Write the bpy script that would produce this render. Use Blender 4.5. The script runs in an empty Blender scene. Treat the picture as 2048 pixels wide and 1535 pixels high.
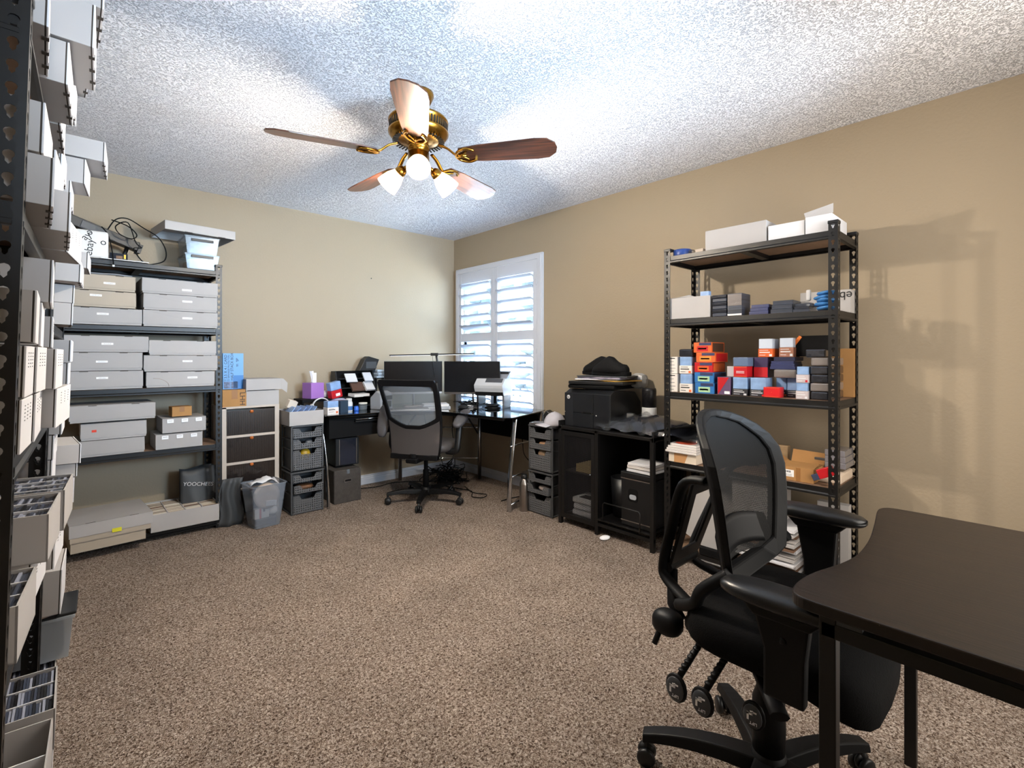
import bpy, bmesh, math, random
from mathutils import Vector, Matrix, Euler
PI = math.pi
random.seed(7)
SC = bpy.context.scene
COL = SC.collection
# ------------------------------------------------------------------ camera, world, lights, exposure
CX, CY, CH = -3.1188, -4.3043, 1.1958
cam_d = bpy.data.cameras.new('camera'); cam = bpy.data.objects.new('camera', cam_d); COL.objects.link(cam)
cam.location = (CX, CY, CH); cam.rotation_euler = (PI/2, 0, -math.radians(42.677))
cam_d.sensor_width = 36; cam_d.lens = 36*980/2048; cam_d.shift_y = -55.5/2048; cam_d.clip_start = 0.02
SC.camera = cam
SC.view_settings.view_transform = 'Standard'; SC.view_settings.look = 'None'
SC.view_settings.gamma = 1; SC.view_settings.use_curve_mapping = False
SC.view_settings.exposure = 1.9
world = bpy.data.worlds.new('world'); SC.world = world; world.use_nodes = True
bg = world.node_tree.nodes['Background']; bg.inputs[0].default_value = (0.46, 0.70, 1.0, 1); bg.inputs[1].default_value = 9.0
def area(name, loc, rot, sx, sy, power, col, portal=False):
    d = bpy.data.lights.new(name, 'AREA'); d.shape = 'RECTANGLE'; d.size = sx; d.size_y = sy
    d.energy = power; d.color = col
    o = bpy.data.objects.new(name, d); COL.objects.link(o); o.location = loc; o.rotation_euler = rot
    if portal: d.cycles.is_portal = True
    return o
area('window_portal', (0.16, -0.70, 1.30), (0, PI/2, 0), 1.65, 1.22, 1, (1, 1, 1), True)
area('rear_fill', (-1.2, -4.66, 1.35), (PI/2, 0, 0), 1.2, 1.9, 11, (1.0, 0.94, 0.86))  # soft warm fill added behind the camera, no real lamp stands there
def spot(name, loc, aim, power, col, deg, r):
    d = bpy.data.lights.new(name, 'SPOT'); d.energy = power; d.color = col; d.spot_size = math.radians(deg); d.spot_blend = 1; d.shadow_soft_size = r
    o = bpy.data.objects.new(name, d); COL.objects.link(o); o.location = loc; o.rotation_euler = (Vector(aim)-Vector(loc)).to_track_quat('-Z', 'Y').to_euler()
spot('cool_fill', (-1.5, -4.65, 1.45), (-2.0, 0, 2.42), 135, (0.47, 0.72, 1.0), 80, .3)  # added cool fill spot that brightens the back wall and far ceiling
spot('ceiling_fill', (-2.75, -4.65, 1.75), (-2.6, -.5, 2.58), 48, (0.66, 0.82, 1.0), 62, .25)  # added fill lifting the ceiling on the leaning units' side
spot('ceiling_fill', (-.9, -4.65, 1.75), (-.75, -.9, 2.60), 42, (0.66, 0.82, 1.0), 62, .25)  # second added fill, for the ceiling along the window wall
bounce_sun = bpy.data.lights.new('bounce_sun', 'SUN'); bounce_sun.energy = 30; bounce_sun.angle = .02; bounce_sun.color = (1, .96, .9)  # added to brighten the ground outside so it bounces light onto the ceiling
so_ = bpy.data.objects.new('bounce_sun', bounce_sun); COL.objects.link(so_); so_.rotation_euler = (.2, -.75, 0)

# ------------------------------------------------------------------ materials
def lin(h):
    h = h.lstrip('#'); c = [int(h[i:i+2], 16)/255 for i in (0, 2, 4)]
    return tuple(x/12.92 if x <= .04045 else ((x+.055)/1.055)**2.4 for x in c) + (1,)
_M = {}
def mat(name, col, rough=.5, metal=0, spec=.5, emit=None, es=0, alpha=1, trans=0, bump=0, bscale=50, var=0, vscale=6, coat=0, ior=1.45):
    if name in _M: return _M[name]
    m = bpy.data.materials.new(name); m.use_nodes = True; nt = m.node_tree; b = nt.nodes['Principled BSDF']
    c = lin(col) if isinstance(col, str) else tuple(col)+(1,)
    b.inputs['Base Color'].default_value = c; b.inputs['Roughness'].default_value = rough
    b.inputs['Metallic'].default_value = metal; b.inputs['Specular IOR Level'].default_value = spec
    b.inputs['Alpha'].default_value = alpha; b.inputs['Transmission Weight'].default_value = trans
    b.inputs['Coat Weight'].default_value = coat; b.inputs['IOR'].default_value = ior
    if emit: b.inputs['Emission Color'].default_value = lin(emit); b.inputs['Emission Strength'].default_value = es
    tc = nt.nodes.new('ShaderNodeTexCoord')
    if bump:
        n = nt.nodes.new('ShaderNodeTexNoise'); n.inputs['Scale'].default_value = bscale; n.inputs['Detail'].default_value = 3
        bp = nt.nodes.new('ShaderNodeBump'); bp.inputs['Strength'].default_value = bump; bp.inputs['Distance'].default_value = .004
        nt.links.new(tc.outputs['Object'], n.inputs['Vector']); nt.links.new(n.outputs['Fac'], bp.inputs['Height']); nt.links.new(bp.outputs[0], b.inputs['Normal'])
    if var:
        n2 = nt.nodes.new('ShaderNodeTexNoise'); n2.inputs['Scale'].default_value = vscale; n2.inputs['Detail'].default_value = 4
        r = nt.nodes.new('ShaderNodeMapRange'); r.inputs[1].default_value = .3; r.inputs[2].default_value = .7
        r.inputs[3].default_value = 1-var; r.inputs[4].default_value = 1+var*.5
        hv = nt.nodes.new('ShaderNodeHueSaturation'); hv.inputs['Color'].default_value = c
        nt.links.new(tc.outputs['Object'], n2.inputs['Vector']); nt.links.new(n2.outputs['Fac'], r.inputs[0]); nt.links.new(r.outputs[0], hv.inputs['Value'])
        nt.links.new(hv.outputs[0], b.inputs['Base Color'])
    _M[name] = m; return m
def nodes(m): return m.node_tree, m.node_tree.nodes, m.node_tree.links, m.node_tree.nodes['Principled BSDF']
def ramp(nt, stops):
    r = nt.nodes.new('ShaderNodeValToRGB'); e = r.color_ramp.elements
    e[0].position, e[0].color = stops[0][0], stops[0][1]; e[1].position, e[1].color = stops[-1][0], stops[-1][1]
    for p, c in stops[1:-1]: x = e.new(p); x.color = c
    return r
WALL = mat('tan_wall_paint', '#9c8e79', .6, spec=.3, bump=.3, bscale=70)
CEIL = mat('popcorn_ceiling', '#f0f0f5', .9, spec=.1)
def popcorn():
    nt, N, L, b = nodes(CEIL)
    tc = N.new('ShaderNodeTexCoord'); n = N.new('ShaderNodeTexNoise'); n.inputs['Scale'].default_value = 135; n.inputs['Detail'].default_value = 4
    n.inputs['Roughness'].default_value = .65
    r = N.new('ShaderNodeMapRange'); r.inputs[1].default_value = .36; r.inputs[2].default_value = .50
    bp = N.new('ShaderNodeBump'); bp.inputs['Strength'].default_value = 1; bp.inputs['Distance'].default_value = .0085
    L.new(tc.outputs['Object'], n.inputs['Vector']); L.new(n.outputs['Fac'], r.inputs[0]); L.new(r.outputs[0], bp.inputs['Height']); L.new(bp.outputs[0], b.inputs['Normal'])
popcorn()
CARPET = mat('shag_carpet', '#8a7462', .95, spec=.05)
def carpet():
    nt, N, L, b = nodes(CARPET)
    tc = N.new('ShaderNodeTexCoord')
    n = N.new('ShaderNodeTexNoise'); n.inputs['Scale'].default_value = 125; n.inputs['Detail'].default_value = 3; n.inputs['Roughness'].default_value = .6; n.inputs['Distortion'].default_value = 1.2
    n2 = N.new('ShaderNodeTexNoise'); n2.inputs['Scale'].default_value = 3.2; n2.inputs['Detail'].default_value = 5; n2.inputs['Roughness'].default_value = .6
    r = ramp(nt, [(.36, lin('#43342b')), (.46, lin('#8d7b6d')), (.55, lin('#b3a396')), (.66, lin('#d6cabf'))])
    r2 = N.new('ShaderNodeMapRange'); r2.inputs[1].default_value = .3; r2.inputs[2].default_value = .7; r2.inputs[3].default_value = .84; r2.inputs[4].default_value = 1.14
    hv = N.new('ShaderNodeHueSaturation'); bp = N.new('ShaderNodeBump'); bp.inputs['Strength'].default_value = 1; bp.inputs['Distance'].default_value = .02
    for q in (n, n2): L.new(tc.outputs['Object'], q.inputs['Vector'])
    L.new(n.outputs['Fac'], r.inputs[0]); L.new(r.outputs[0], hv.inputs['Color']); L.new(n2.outputs['Fac'], r2.inputs[0]); L.new(r2.outputs[0], hv.inputs['Value'])
    L.new(hv.outputs[0], b.inputs['Base Color']); L.new(n.outputs['Fac'], bp.inputs['Height']); L.new(bp.outputs[0], b.inputs['Normal'])
carpet()
TRIM = mat('white_trim_paint', '#c2c6ce', .4)
LOUV = mat('white_louver_paint', '#a9adb6', .35)
BLK = mat('black_steel', '#0a0909', .42, spec=.5)
BLK2 = mat('black_plastic', '#0e0f11', .42)
BLKM = mat('matte_black', '#070708', .75, spec=.2)
DGR = mat('dark_grey_plastic', '#3c3f43', .45)
GRY = mat('grey_plastic', '#5d5e60', .45)
GRYD = mat('slate_grey_plastic', '#444547', .45)
FIB = mat('particle_board', '#8a6e58', .7, var=.15, vscale=30)
CARD = mat('white_cardboard', '#aaa7a5', .75, spec=.2, var=.05, vscale=4)
CARDG = mat('cool_white_cardboard', '#a4a19f', .72, spec=.2, var=.04, vscale=4)
CARDB = mat('cream_cardboard', '#aba091', .78, spec=.2, var=.06, vscale=4)
SLOT = mat('dark_card_edge', '#3b332c', .8)
KRAFT = mat('kraft_cardboard', '#a77d4f', .8, spec=.2, var=.1, vscale=8)
KRAFT2 = mat('kraft_tape', '#8f6436', .5)
WHT = mat('white_plastic', '#c9c9c9', .35)
PAPER = mat('white_paper', '#cfcfd2', .7)
LAB = mat('label_paper', '#eeeeee', .6)
INK = mat('black_ink', '#1a1a1c', .6)
GINK = mat('grey_ink', '#6f7074', .6)
CHROME = mat('chrome', '#c9ccd0', .12, metal=1)
SILV = mat('brushed_steel', '#a8a39f', .3, metal=1)
BRASS = mat('antique_brass', '#a5782f', .26, metal=1)
BRASSD = mat('brass_shadow_gap', '#1d1408', .6)
DGLASS = mat('black_desk_glass', '#05070b', .06, spec=.8, coat=.6)
SCREEN = mat('monitor_screen', '#101114', .25, spec=.5)
CLEAR = mat('clear_plastic', '#9fadb8', .15, alpha=.30)
SMOKE = mat('smoked_plastic', '#8f98a5', .12, alpha=.38)
FILM = mat('clear_film', '#3a3d42', .07, alpha=.3, spec=1.0, coat=1, bump=1, bscale=25)
BLUEF = mat('blue_card_sleeves', '#7391c4', .25, alpha=.9, bump=.4, bscale=40)
NAVY = mat('navy_card_stock', '#262a44', .35)
BLUEB = mat('pale_blue_sleeve_pack', '#86a4cd', .25, var=.2, vscale=20)
ORNG = mat('orange_carton', '#d2602a', .4, var=.15, vscale=25)
RED = mat('red_carton', '#b3161f', .4)
BLUE = mat('blue_carton', '#2c6cab', .4, var=.1, vscale=20)
TEAL = mat('pale_green_print', '#9cc19a', .5)
NAVYP = mat('navy_print', '#2c3358', .5)
PURP = mat('purple_carton', '#9a6cb4', .6)
WOODL = mat('walnut_blade', '#5a2d18', .35, coat=.25)
def wood():
    nt, N, L, b = nodes(WOODL); tc = N.new('ShaderNodeTexCoord'); mp = N.new('ShaderNodeMapping'); mp.inputs['Scale'].default_value = (2, 40, 2)
    n = N.new('ShaderNodeTexNoise'); n.inputs['Scale'].default_value = 2.5; n.inputs['Detail'].default_value = 5
    r = ramp(nt, [(.35, lin('#2e1810')), (.5, lin('#4c2a1b')), (.65, lin('#623824'))])
    L.new(tc.outputs['Object'], mp.inputs[0]); L.new(mp.outputs[0], n.inputs['Vector']); L.new(n.outputs['Fac'], r.inputs[0]); L.new(r.outputs[0], b.inputs['Base Color'])
wood()
TABLE = mat('dark_woodgrain_laminate', '#241a14', .38)
def tablem():
    nt, N, L, b = nodes(TABLE); tc = N.new('ShaderNodeTexCoord'); mp = N.new('ShaderNodeMapping'); mp.inputs['Scale'].default_value = (60, 3, 3)
    n = N.new('ShaderNodeTexNoise'); n.inputs['Scale'].default_value = 3; n.inputs['Detail'].default_value = 4
    r = ramp(nt, [(.35, lin('#120d0a')), (.7, lin('#241a14'))]); bp = N.new('ShaderNodeBump'); bp.inputs['Strength'].default_value = .35; bp.inputs['Distance'].default_value = .002
    v = N.new('ShaderNodeTexNoise'); v.inputs['Scale'].default_value = 110; v.inputs['Detail'].default_value = 3
    v2 = N.new('ShaderNodeMapRange'); v2.inputs[1].default_value = .76; v2.inputs[2].default_value = .80
    mx = N.new('ShaderNodeMix'); mx.data_type = 'RGBA'; mx.inputs[7].default_value = lin('#8a8178')
    L.new(tc.outputs['Object'], mp.inputs[0]); L.new(mp.outputs[0], n.inputs['Vector']); L.new(n.outputs['Fac'], r.inputs[0])
    L.new(tc.outputs['Object'], v.inputs['Vector']); L.new(v.outputs['Fac'], v2.inputs[0]); L.new(v2.outputs[0], mx.inputs[0]); L.new(r.outputs[0], mx.inputs[6]); L.new(mx.outputs[2], b.inputs['Base Color'])
    L.new(n.outputs['Fac'], bp.inputs['Height']); L.new(bp.outputs[0], b.inputs['Normal'])
tablem()
GFAB = mat('grey_chair_fabric', '#423e3d', .8, spec=.2, bump=.3, bscale=400)
BFAB = mat('black_mesh_fabric', '#0d0d0e', .8, spec=.25, bump=.4, bscale=300)
CUBEF = mat('grey_linen', '#474340', .9, spec=.1, bump=.5, bscale=160, var=.15, vscale=40)
BAGF = mat('charcoal_bag', '#3f4143', .55, bump=.3, bscale=9)
def perforated(name, col, scale, hole, open_=1.0, rough=.6, axis='XZ'):
    """a sheet with round openings, laid out in object space"""
    m = mat(name, col, rough); nt, N, L, b = nodes(m)
    tc = N.new('ShaderNodeTexCoord'); sp = N.new('ShaderNodeSeparateXYZ'); L.new(tc.outputs['Object'], sp.inputs[0])
    outs = []
    for i, ax in enumerate(axis):
        mu = N.new('ShaderNodeMath'); mu.operation = 'MULTIPLY'; mu.inputs[1].default_value = scale; L.new(sp.outputs[ax], mu.inputs[0])
        pp = N.new('ShaderNodeMath'); pp.operation = 'PINGPONG'; pp.inputs[1].default_value = 1; L.new(mu.outputs[0], pp.inputs[0])
        sb = N.new('ShaderNodeMath'); sb.operation = 'SUBTRACT'; sb.inputs[1].default_value = .5; L.new(pp.outputs[0], sb.inputs[0])
        sq = N.new('ShaderNodeMath'); sq.operation = 'POWER'; sq.inputs[1].default_value = 2; ab = N.new('ShaderNodeMath'); ab.operation = 'ABSOLUTE'
        L.new(sb.outputs[0], ab.inputs[0]); L.new(ab.outputs[0], sq.inputs[0]); outs.append(sq)
    ad = N.new('ShaderNodeMath'); ad.operation = 'MULTIPLY' ; ad.use_clamp = False
    ad.operation = 'ADD'; L.new(outs[0].outputs[0], ad.inputs[0]); L.new(outs[1].outputs[0], ad.inputs[1])
    gt = N.new('ShaderNodeMath'); gt.operation = 'GREATER_THAN'; gt.inputs[1].default_value = hole; L.new(ad.outputs[0], gt.inputs[0])
    mr = N.new('ShaderNodeMapRange'); mr.inputs[3].default_value = 1-open_; mr.inputs[4].default_value = 1; L.new(gt.outputs[0], mr.inputs[0]); L.new(mr.outputs[0], b.inputs['Alpha'])
    return m
MESHG = perforated('grey_back_mesh', '#80878f', 420, .15, .9)
MESHB = perforated('black_back_mesh', '#040404', 330, .05, .8, .9)
EXPM = perforated('expanded_metal_mesh', '#161616', 150, .2, 1.0, .4, 'YZ')
PERF = perforated('perforated_grey_plastic', '#58595b', 60, .06, 1.0, .45)
PERFY = perforated('perforated_grey_plastic_side', '#6b6e72', 60, .035, 1.0, .45, 'YZ')
def striped(name, cols, scale, rough=.4, vec=(1, 0, 0), detail=2):
    m = mat(name, '#808080', rough); nt, N, L, b = nodes(m)
    tc = N.new('ShaderNodeTexCoord'); mp = N.new('ShaderNodeMapping'); mp.inputs['Scale'].default_value = tuple(scale*v+.3 for v in vec)
    n = N.new('ShaderNodeTexNoise'); n.inputs['Scale'].default_value = 1; n.inputs['Detail'].default_value = detail
    k = len(cols); r = ramp(nt, [(.3+.4*i/(k-1), lin(c)) for i, c in enumerate(cols)]); r.color_ramp.interpolation = 'CONSTANT'
    L.new(tc.outputs['Object'], mp.inputs[0]); L.new(mp.outputs[0], n.inputs['Vector']); L.new(n.outputs['Fac'], r.inputs[0]); L.new(r.outputs[0], b.inputs['Base Color'])
    return m
CARDS = striped('dark_toploaded_cards', ['#23252c', '#3a3f4c', '#2b2a30', '#636b7c', '#1e1f25', '#8c92a0'], 260, .3)
CARDSY = striped('cards_standing_on_edge', ['#8f8678', '#b9ad9c', '#6b5f55', '#d0c8bb', '#8d6a58', '#c9beb0'], 200, .5, (0, 1, 0))
STACKZ = striped('dark_stacked_sleeves', ['#1d2029', '#3a4252', '#15161b', '#2c3346', '#5c6478'], 160, .3, (0, 0, 1))
STACKN = striped('navy_stacked_cards', ['#20233f', '#333a63', '#262a48', '#4a527e'], 220, .35, (0, 0, 1))
STACKP = striped('stacked_paper_edges', ['#c9c2bd', '#8a827b', '#d8d4d1', '#6d645c', '#b3aaa3', '#e0dcd9'], 130, .7, (0, 0, 1))
BAGGED = mat('bagged_black_goods', '#23242a', .14, bump=1, bscale=18, coat=.6)
BAGGEDL = mat('bagged_grey_goods', '#77706c', .16, bump=1, bscale=22, coat=.6)
WHISK = mat('crumpled_tissue', '#e6e6ea', .8, bump=.8, bscale=14)

# ------------------------------------------------------------------ mesh helpers
class B:
    def __init__(s): s.v = []; s.f = []; s.m = []; s.sm = []
    def add(s, vs, fs, mi=0, M=None, sm=False):
        n = len(s.v); s.v += [tuple(M @ Vector(p)) if M else tuple(p) for p in vs]
        for f in fs: s.f.append([i+n for i in f]); s.m.append(mi); s.sm.append(sm)
        return s
    def box(s, x0, x1, y0, y1, z0, z1, mi=0, M=None):
        return s.add([(x0,y0,z0),(x1,y0,z0),(x1,y1,z0),(x0,y1,z0),(x0,y0,z1),(x1,y0,z1),(x1,y1,z1),(x0,y1,z1)],
                     [(3,2,1,0),(4,5,6,7),(0,1,5,4),(1,2,6,5),(2,3,7,6),(3,0,4,7)], mi, M)
    def prism(s, poly, lo, hi, ax='z', mi=0, M=None, sm=False):
        f = {'z': lambda a, b, c: (a, b, c), 'y': lambda a, b, c: (a, c, b), 'x': lambda a, b, c: (c, a, b)}[ax]
        n = len(poly); vs = [f(a, b, lo) for a, b in poly] + [f(a, b, hi) for a, b in poly]
        s.add(vs, [tuple(range(n)), tuple(range(2*n-1, n-1, -1))], mi, M)
        fs = [(i, (i+1) % n, (i+1) % n+n, i+n) for i in range(n)]; k = len(s.v)-2*n
        for q in fs: s.f.append([i+k for i in q]); s.m.append(mi); s.sm.append(sm)
        return s
    def tube(s, pts, r, n=8, mi=0, closed=False, caps=True, M=None, flat=1.0):
        pts = [Vector(p) for p in pts]; N = len(pts); vs = []; up = Vector((0, 0, 1))
        prev = None
        for i, p in enumerate(pts):
            d = (pts[(i+1) % N]-pts[i-1]) if closed else (pts[min(i+1, N-1)]-pts[max(i-1, 0)])
            d = d.normalized() if d.length > 1e-9 else Vector((0, 0, 1))
            a = prev if prev is not None else (up if abs(d.z) < .95 else Vector((1, 0, 0)))
            a = (a-d*a.dot(d)); a = a.normalized() if a.length > 1e-6 else Vector((1, 0, 0)); b = d.cross(a); prev = a
            rr = r[i] if isinstance(r, (list, tuple)) else r
            for k in range(n):
                t = 2*PI*k/n; vs.append(p+(a*math.cos(t)*flat+b*math.sin(t))*rr)
        fs = []
        for i in range(N if closed else N-1):
            for k in range(n):
                j = (i+1) % N; fs.append((i*n+k, i*n+(k+1) % n, j*n+(k+1) % n, j*n+k))
        s.add(vs, fs, mi, M, True)
        if caps and not closed:
            k0 = len(s.v)-N*n; s.f.append([k0+k for k in range(n-1, -1, -1)]); s.m.append(mi); s.sm.append(False)
            s.f.append([k0+(N-1)*n+k for k in range(n)]); s.m.append(mi); s.sm.append(False)
        return s
    def lathe(s, prof, n=24, mi=0, M=None, c=(0, 0, 0), sm=True):
        vs = []; fs = []
        for r, z in prof:
            for k in range(n): t = 2*PI*k/n; vs.append((c[0]+r*math.cos(t), c[1]+r*math.sin(t), c[2]+z))
        for i in range(len(prof)-1):
            for k in range(n): fs.append((i*n+k, i*n+(k+1) % n, (i+1)*n+(k+1) % n, (i+1)*n+k))
        s.add(vs, fs, mi, M, sm)
        k0 = len(s.v)-len(prof)*n
        if prof[0][0] > 1e-5: s.f.append([k0+k for k in range(n-1, -1, -1)]); s.m.append(mi); s.sm.append(False)
        if prof[-1][0] > 1e-5: s.f.append([k0+(len(prof)-1)*n+k for k in range(n)]); s.m.append(mi); s.sm.append(False)
        return s
    def ring(s, outer, inner, lo, hi, ax='y', mi=0, M=None):
        f = {'z': lambda a, b, c: (a, b, c), 'y': lambda a, b, c: (a, c, b), 'x': lambda a, b, c: (c, a, b)}[ax]
        n = len(outer); vs = [f(a, b, c) for P in (outer, inner) for c in (lo, hi) for a, b in P]
        fs = []
        for i in range(n):
            j = (i+1) % n; o0, o1, i0, i1 = 0, n, 2*n, 3*n
            fs += [(o0+i, o0+j, i0+j, i0+i), (o1+j, o1+i, i1+i, i1+j), (o0+j, o0+i, o1+i, o1+j), (i0+i, i0+j, i1+j, i1+i)]
        return s.add(vs, fs, mi, M)
    def ell(s, c, r, mi=0, n=16, M=None, e=1.0):
        """rounded blob; e<1 squarer"""
        vs = []; fs = []; m = n//2
        sg = lambda x: math.copysign(abs(x)**e, x)
        for i in range(m+1):
            p = PI*i/m - PI/2
            for k in range(n):
                t = 2*PI*k/n; vs.append((c[0]+r[0]*sg(math.cos(p))*sg(math.cos(t)), c[1]+r[1]*sg(math.cos(p))*sg(math.sin(t)), c[2]+r[2]*sg(math.sin(p))))
        for i in range(m):
            for k in range(n): fs.append((i*n+k, i*n+(k+1) % n, (i+1)*n+(k+1) % n, (i+1)*n+k))
        return s.add(vs, fs, mi, M, True)
    def sheet(s, fn, nu, nv, mi=0, sm=True):
        vs = [fn(i/nu, j/nv) for i in range(nu+1) for j in range(nv+1)]
        fs = [(i*(nv+1)+j, (i+1)*(nv+1)+j, (i+1)*(nv+1)+j+1, i*(nv+1)+j+1) for i in range(nu) for j in range(nv)]
        return s.add(vs, fs, mi, None, sm)
    def deform(s, fn): s.v = [tuple(fn(*p)) for p in s.v]; return s
    def make(s, name, mats, parent=None, bevel=0, loc=None, rot=None, solid=0, sub=0, kind=None, label=None, recalc=True, seg=2):
        me = bpy.data.meshes.new(name); me.from_pydata(s.v, [], s.f)
        if not isinstance(mats, (list, tuple)): mats = [mats]
        for m in mats: me.materials.append(m)
        for p, mi, sm in zip(me.polygons, s.m, s.sm): p.material_index = mi; p.use_smooth = sm
        if recalc:
            bm = bmesh.new(); bm.from_mesh(me); bmesh.ops.remove_doubles(bm, verts=bm.verts, dist=1e-6); bmesh.ops.recalc_face_normals(bm, faces=bm.faces); bm.to_mesh(me); bm.free()
        o = bpy.data.objects.new(name, me); COL.objects.link(o)
        if parent: o.parent = parent
        if loc: o.location = loc
        if rot: o.rotation_euler = rot
        if solid: q = o.modifiers.new('solid', 'SOLIDIFY'); q.thickness = solid; q.offset = 0
        if bevel: q = o.modifiers.new('edge', 'BEVEL'); q.width = bevel; q.segments = seg; q.limit_method = 'ANGLE'; q.angle_limit = .6
        if sub: q = o.modifiers.new('smooth', 'SUBSURF'); q.levels = sub; q.render_levels = sub
        if kind: o['kind'] = kind
        if label: o['label'] = label
        return o
ORD = 'first second third fourth fifth sixth seventh eighth ninth tenth eleventh twelfth thirteenth fourteenth'.split()
def thing(name, label, cat, loc=(0, 0, 0), rz=0, group=None, rot=None):
    o = bpy.data.objects.new(name, None); COL.objects.link(o); o.empty_display_size = .05
    o.location = loc; o.rotation_euler = rot if rot else (0, 0, rz)
    return tag(o, label, cat, group)
def tag(o, label, cat, group=None):
    o['label'] = label; o['category'] = cat
    if group: o['group'] = group
    return o
def struct(b, name, m, **k): return b.make(name, m, kind='structure', **k)
def dup(root, loc, rot=None, label=None, name=None):
    r = root.copy(); COL.objects.link(r); r.location = loc
    if rot: r.rotation_euler = rot
    if label: r['label'] = label
    for ch in list(root.children):
        c = ch.copy(); COL.objects.link(c); c.parent = r
        for g in list(ch.children):
            d = g.copy(); COL.objects.link(d); d.parent = c
    return r
def text(s, size, m, parent, loc, rot, name='lettering', ext=.0004, sx=1.0):
    c = bpy.data.curves.new(name, 'FONT'); c.body = s; c.size = size; c.extrude = ext; c.align_x = 'CENTER'; c.align_y = 'CENTER'
    t = bpy.data.objects.new('tmp', c); COL.objects.link(t)
    me = bpy.data.meshes.new_from_object(t.evaluated_get(bpy.context.evaluated_depsgraph_get())); bpy.data.objects.remove(t)
    me.materials.clear(); me.materials.append(m)
    o = bpy.data.objects.new(name, me); COL.objects.link(o); o.parent = parent; o.location = loc; o.rotation_euler = rot; o.scale = (sx, 1, 1)
    return o
FY = (PI/2, 0, 0); FX = (PI/2, 0, -PI/2)      # lettering that faces -y / -x
def rrect(x0, x1, y0, y1, r, n=4):
    out = []
    for cx, cy, a in ((x1-r, y1-r, 0), (x0+r, y1-r, 90), (x0+r, y0+r, 180), (x1-r, y0+r, 270)):
        for k in range(n+1): t = math.radians(a+90*k/n); out.append((cx+r*math.cos(t), cy+r*math.sin(t)))
    return out
def curve_pts(P, n=6):
    """Catmull-Rom through points"""
    P = [Vector(p) for p in P]; out = []
    for i in range(len(P)-1):
        a, b, c, d = P[max(i-1, 0)], P[i], P[i+1], P[min(i+2, len(P)-1)]
        for k in range(n):
            t = k/n; out.append(.5*((2*b)+(c-a)*t+(2*a-5*b+4*c-d)*t*t+(3*b-a-3*c+d)*t**3))
    out.append(P[-1]); return out
# ------------------------------------------------------------------ room shell
XL, YF, H = -3.66, -4.78, 2.44
struct(B().box(XL-.1, .1, YF-.1, .1, -.1, 0), 'floor', CARPET)
struct(B().box(XL-.1, .1, YF-.1, .1, H, H+.1), 'ceiling', CEIL)
struct(B().box(XL-.1, .1, 0, .1, 0, H), 'wall_back', WALL)
struct(B().box(XL-.1, XL, YF, 0, 0, H), 'wall_left', WALL)
struct(B().box(XL-.1, .1, YF-.1, YF, 0, H), 'wall_front', WALL)
WY0, WY1, WZ0, WZ1 = -1.285, -.115, .57, 2.06
w = B(); w.box(0, .1, YF, WY0, 0, H); w.box(0, .1, WY1, 0, 0, H); w.box(0, .1, WY0, WY1, 0, WZ0); w.box(0, .1, WY0, WY1, WZ1, H)
struct(w, 'wall_right', WALL)
def board(name, pts):                                    # baseboard profile swept along a wall
    (x0, y0), (x1, y1) = pts; d = Vector((x1-x0, y1-y0, 0)); L = d.length; a = math.atan2(d.y, d.x)
    prof = [(0, 0), (.014, 0), (.014, .05), (.011, .056), (.011, .068), (.006, .074), (.006, .084), (0, .088)]
    b = B().prism([(p, q) for p, q in prof], 0, L, 'x')
    return b.make(name, TRIM, kind='structure', loc=(x0, y0, 0), rot=(0, 0, a), bevel=.0015)
board('baseboard_back', ((0, 0), (XL, 0))); board('baseboard_right', ((0, YF), (0, -.0)))
# window: trim, two shutter leaves with tilted louvers, sash, glass, outside
wf = B(); T0, T1, T2, T3 = -1.336, -.063, .505, 2.11
wf.ring([(T0, T2), (T1, T2), (T1, T3), (T0, T3)], [(WY0, WZ0), (WY1, WZ0), (WY1, WZ1), (WY0, WZ1)], -.022, .0, 'x')
wf.ring([(T0+.012, T2+.012), (T1-.012, T2+.012), (T1-.012, T3-.012), (T0+.012, T3-.012)], [(WY0+.004, WZ0+.004), (WY1-.004, WZ0+.004), (WY1-.004, WZ1-.004), (WY0+.004, WZ1-.004)], -.032, -.022, 'x')
wo = struct(wf, 'window_1', TRIM, bevel=.003)
ym = -.697
for k, (a, b_) in enumerate(((WY0+.006, ym-.002), (ym+.002, WY1-.006))):
    s = B(); st = .05
    s.box(-.03, -.004, a, a+st, WZ0+.005, WZ1-.005); s.box(-.03, -.004, b_-st, b_, WZ0+.005, WZ1-.005)
    s.box(-.029, -.005, a+st, b_-st, WZ1-.115, WZ1-.005); s.box(-.029, -.005, a+st, b_-st, 1.345, 1.43); s.box(-.029, -.005, a+st, b_-st, WZ0+.005, WZ0+.075)
    s.make('shutter_leaf', TRIM, wo, bevel=.002, kind='structure')
    for z in [1.905-.105*i for i in range(5)]+[1.285-.105*i for i in range(7)]:
        l = B(); an = math.radians(33); w2 = .055
        l.prism([(-w2, 0), (-w2*.5, .0055), (w2*.5, .0055), (w2, 0), (w2*.5, -.0055), (-w2*.5, -.0055)], a+st+.002, b_-st-.002, 'y', M=Matrix.Translation((-.016, 0, z)) @ Matrix.Rotation(an, 4, 'Y'))
        l.make('louver', LOUV, wo, kind='structure')
    h_ = B(); yy = (a+.004 if k == 0 else b_-.004)
    for z in (.75, 1.25, 1.85): h_.tube([(-.034, yy, z-.03), (-.034, yy, z+.03)], .004)
    h_.make('hinge', TRIM, wo, kind='structure')
g = B(); g.box(.070, .074, WY0, WY1, WZ0, WZ1)
GL = mat('window_glass', '#ffffff', 0, alpha=.08, spec=.5)
g.make('window_pane', GL, wo, kind='structure')
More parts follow.
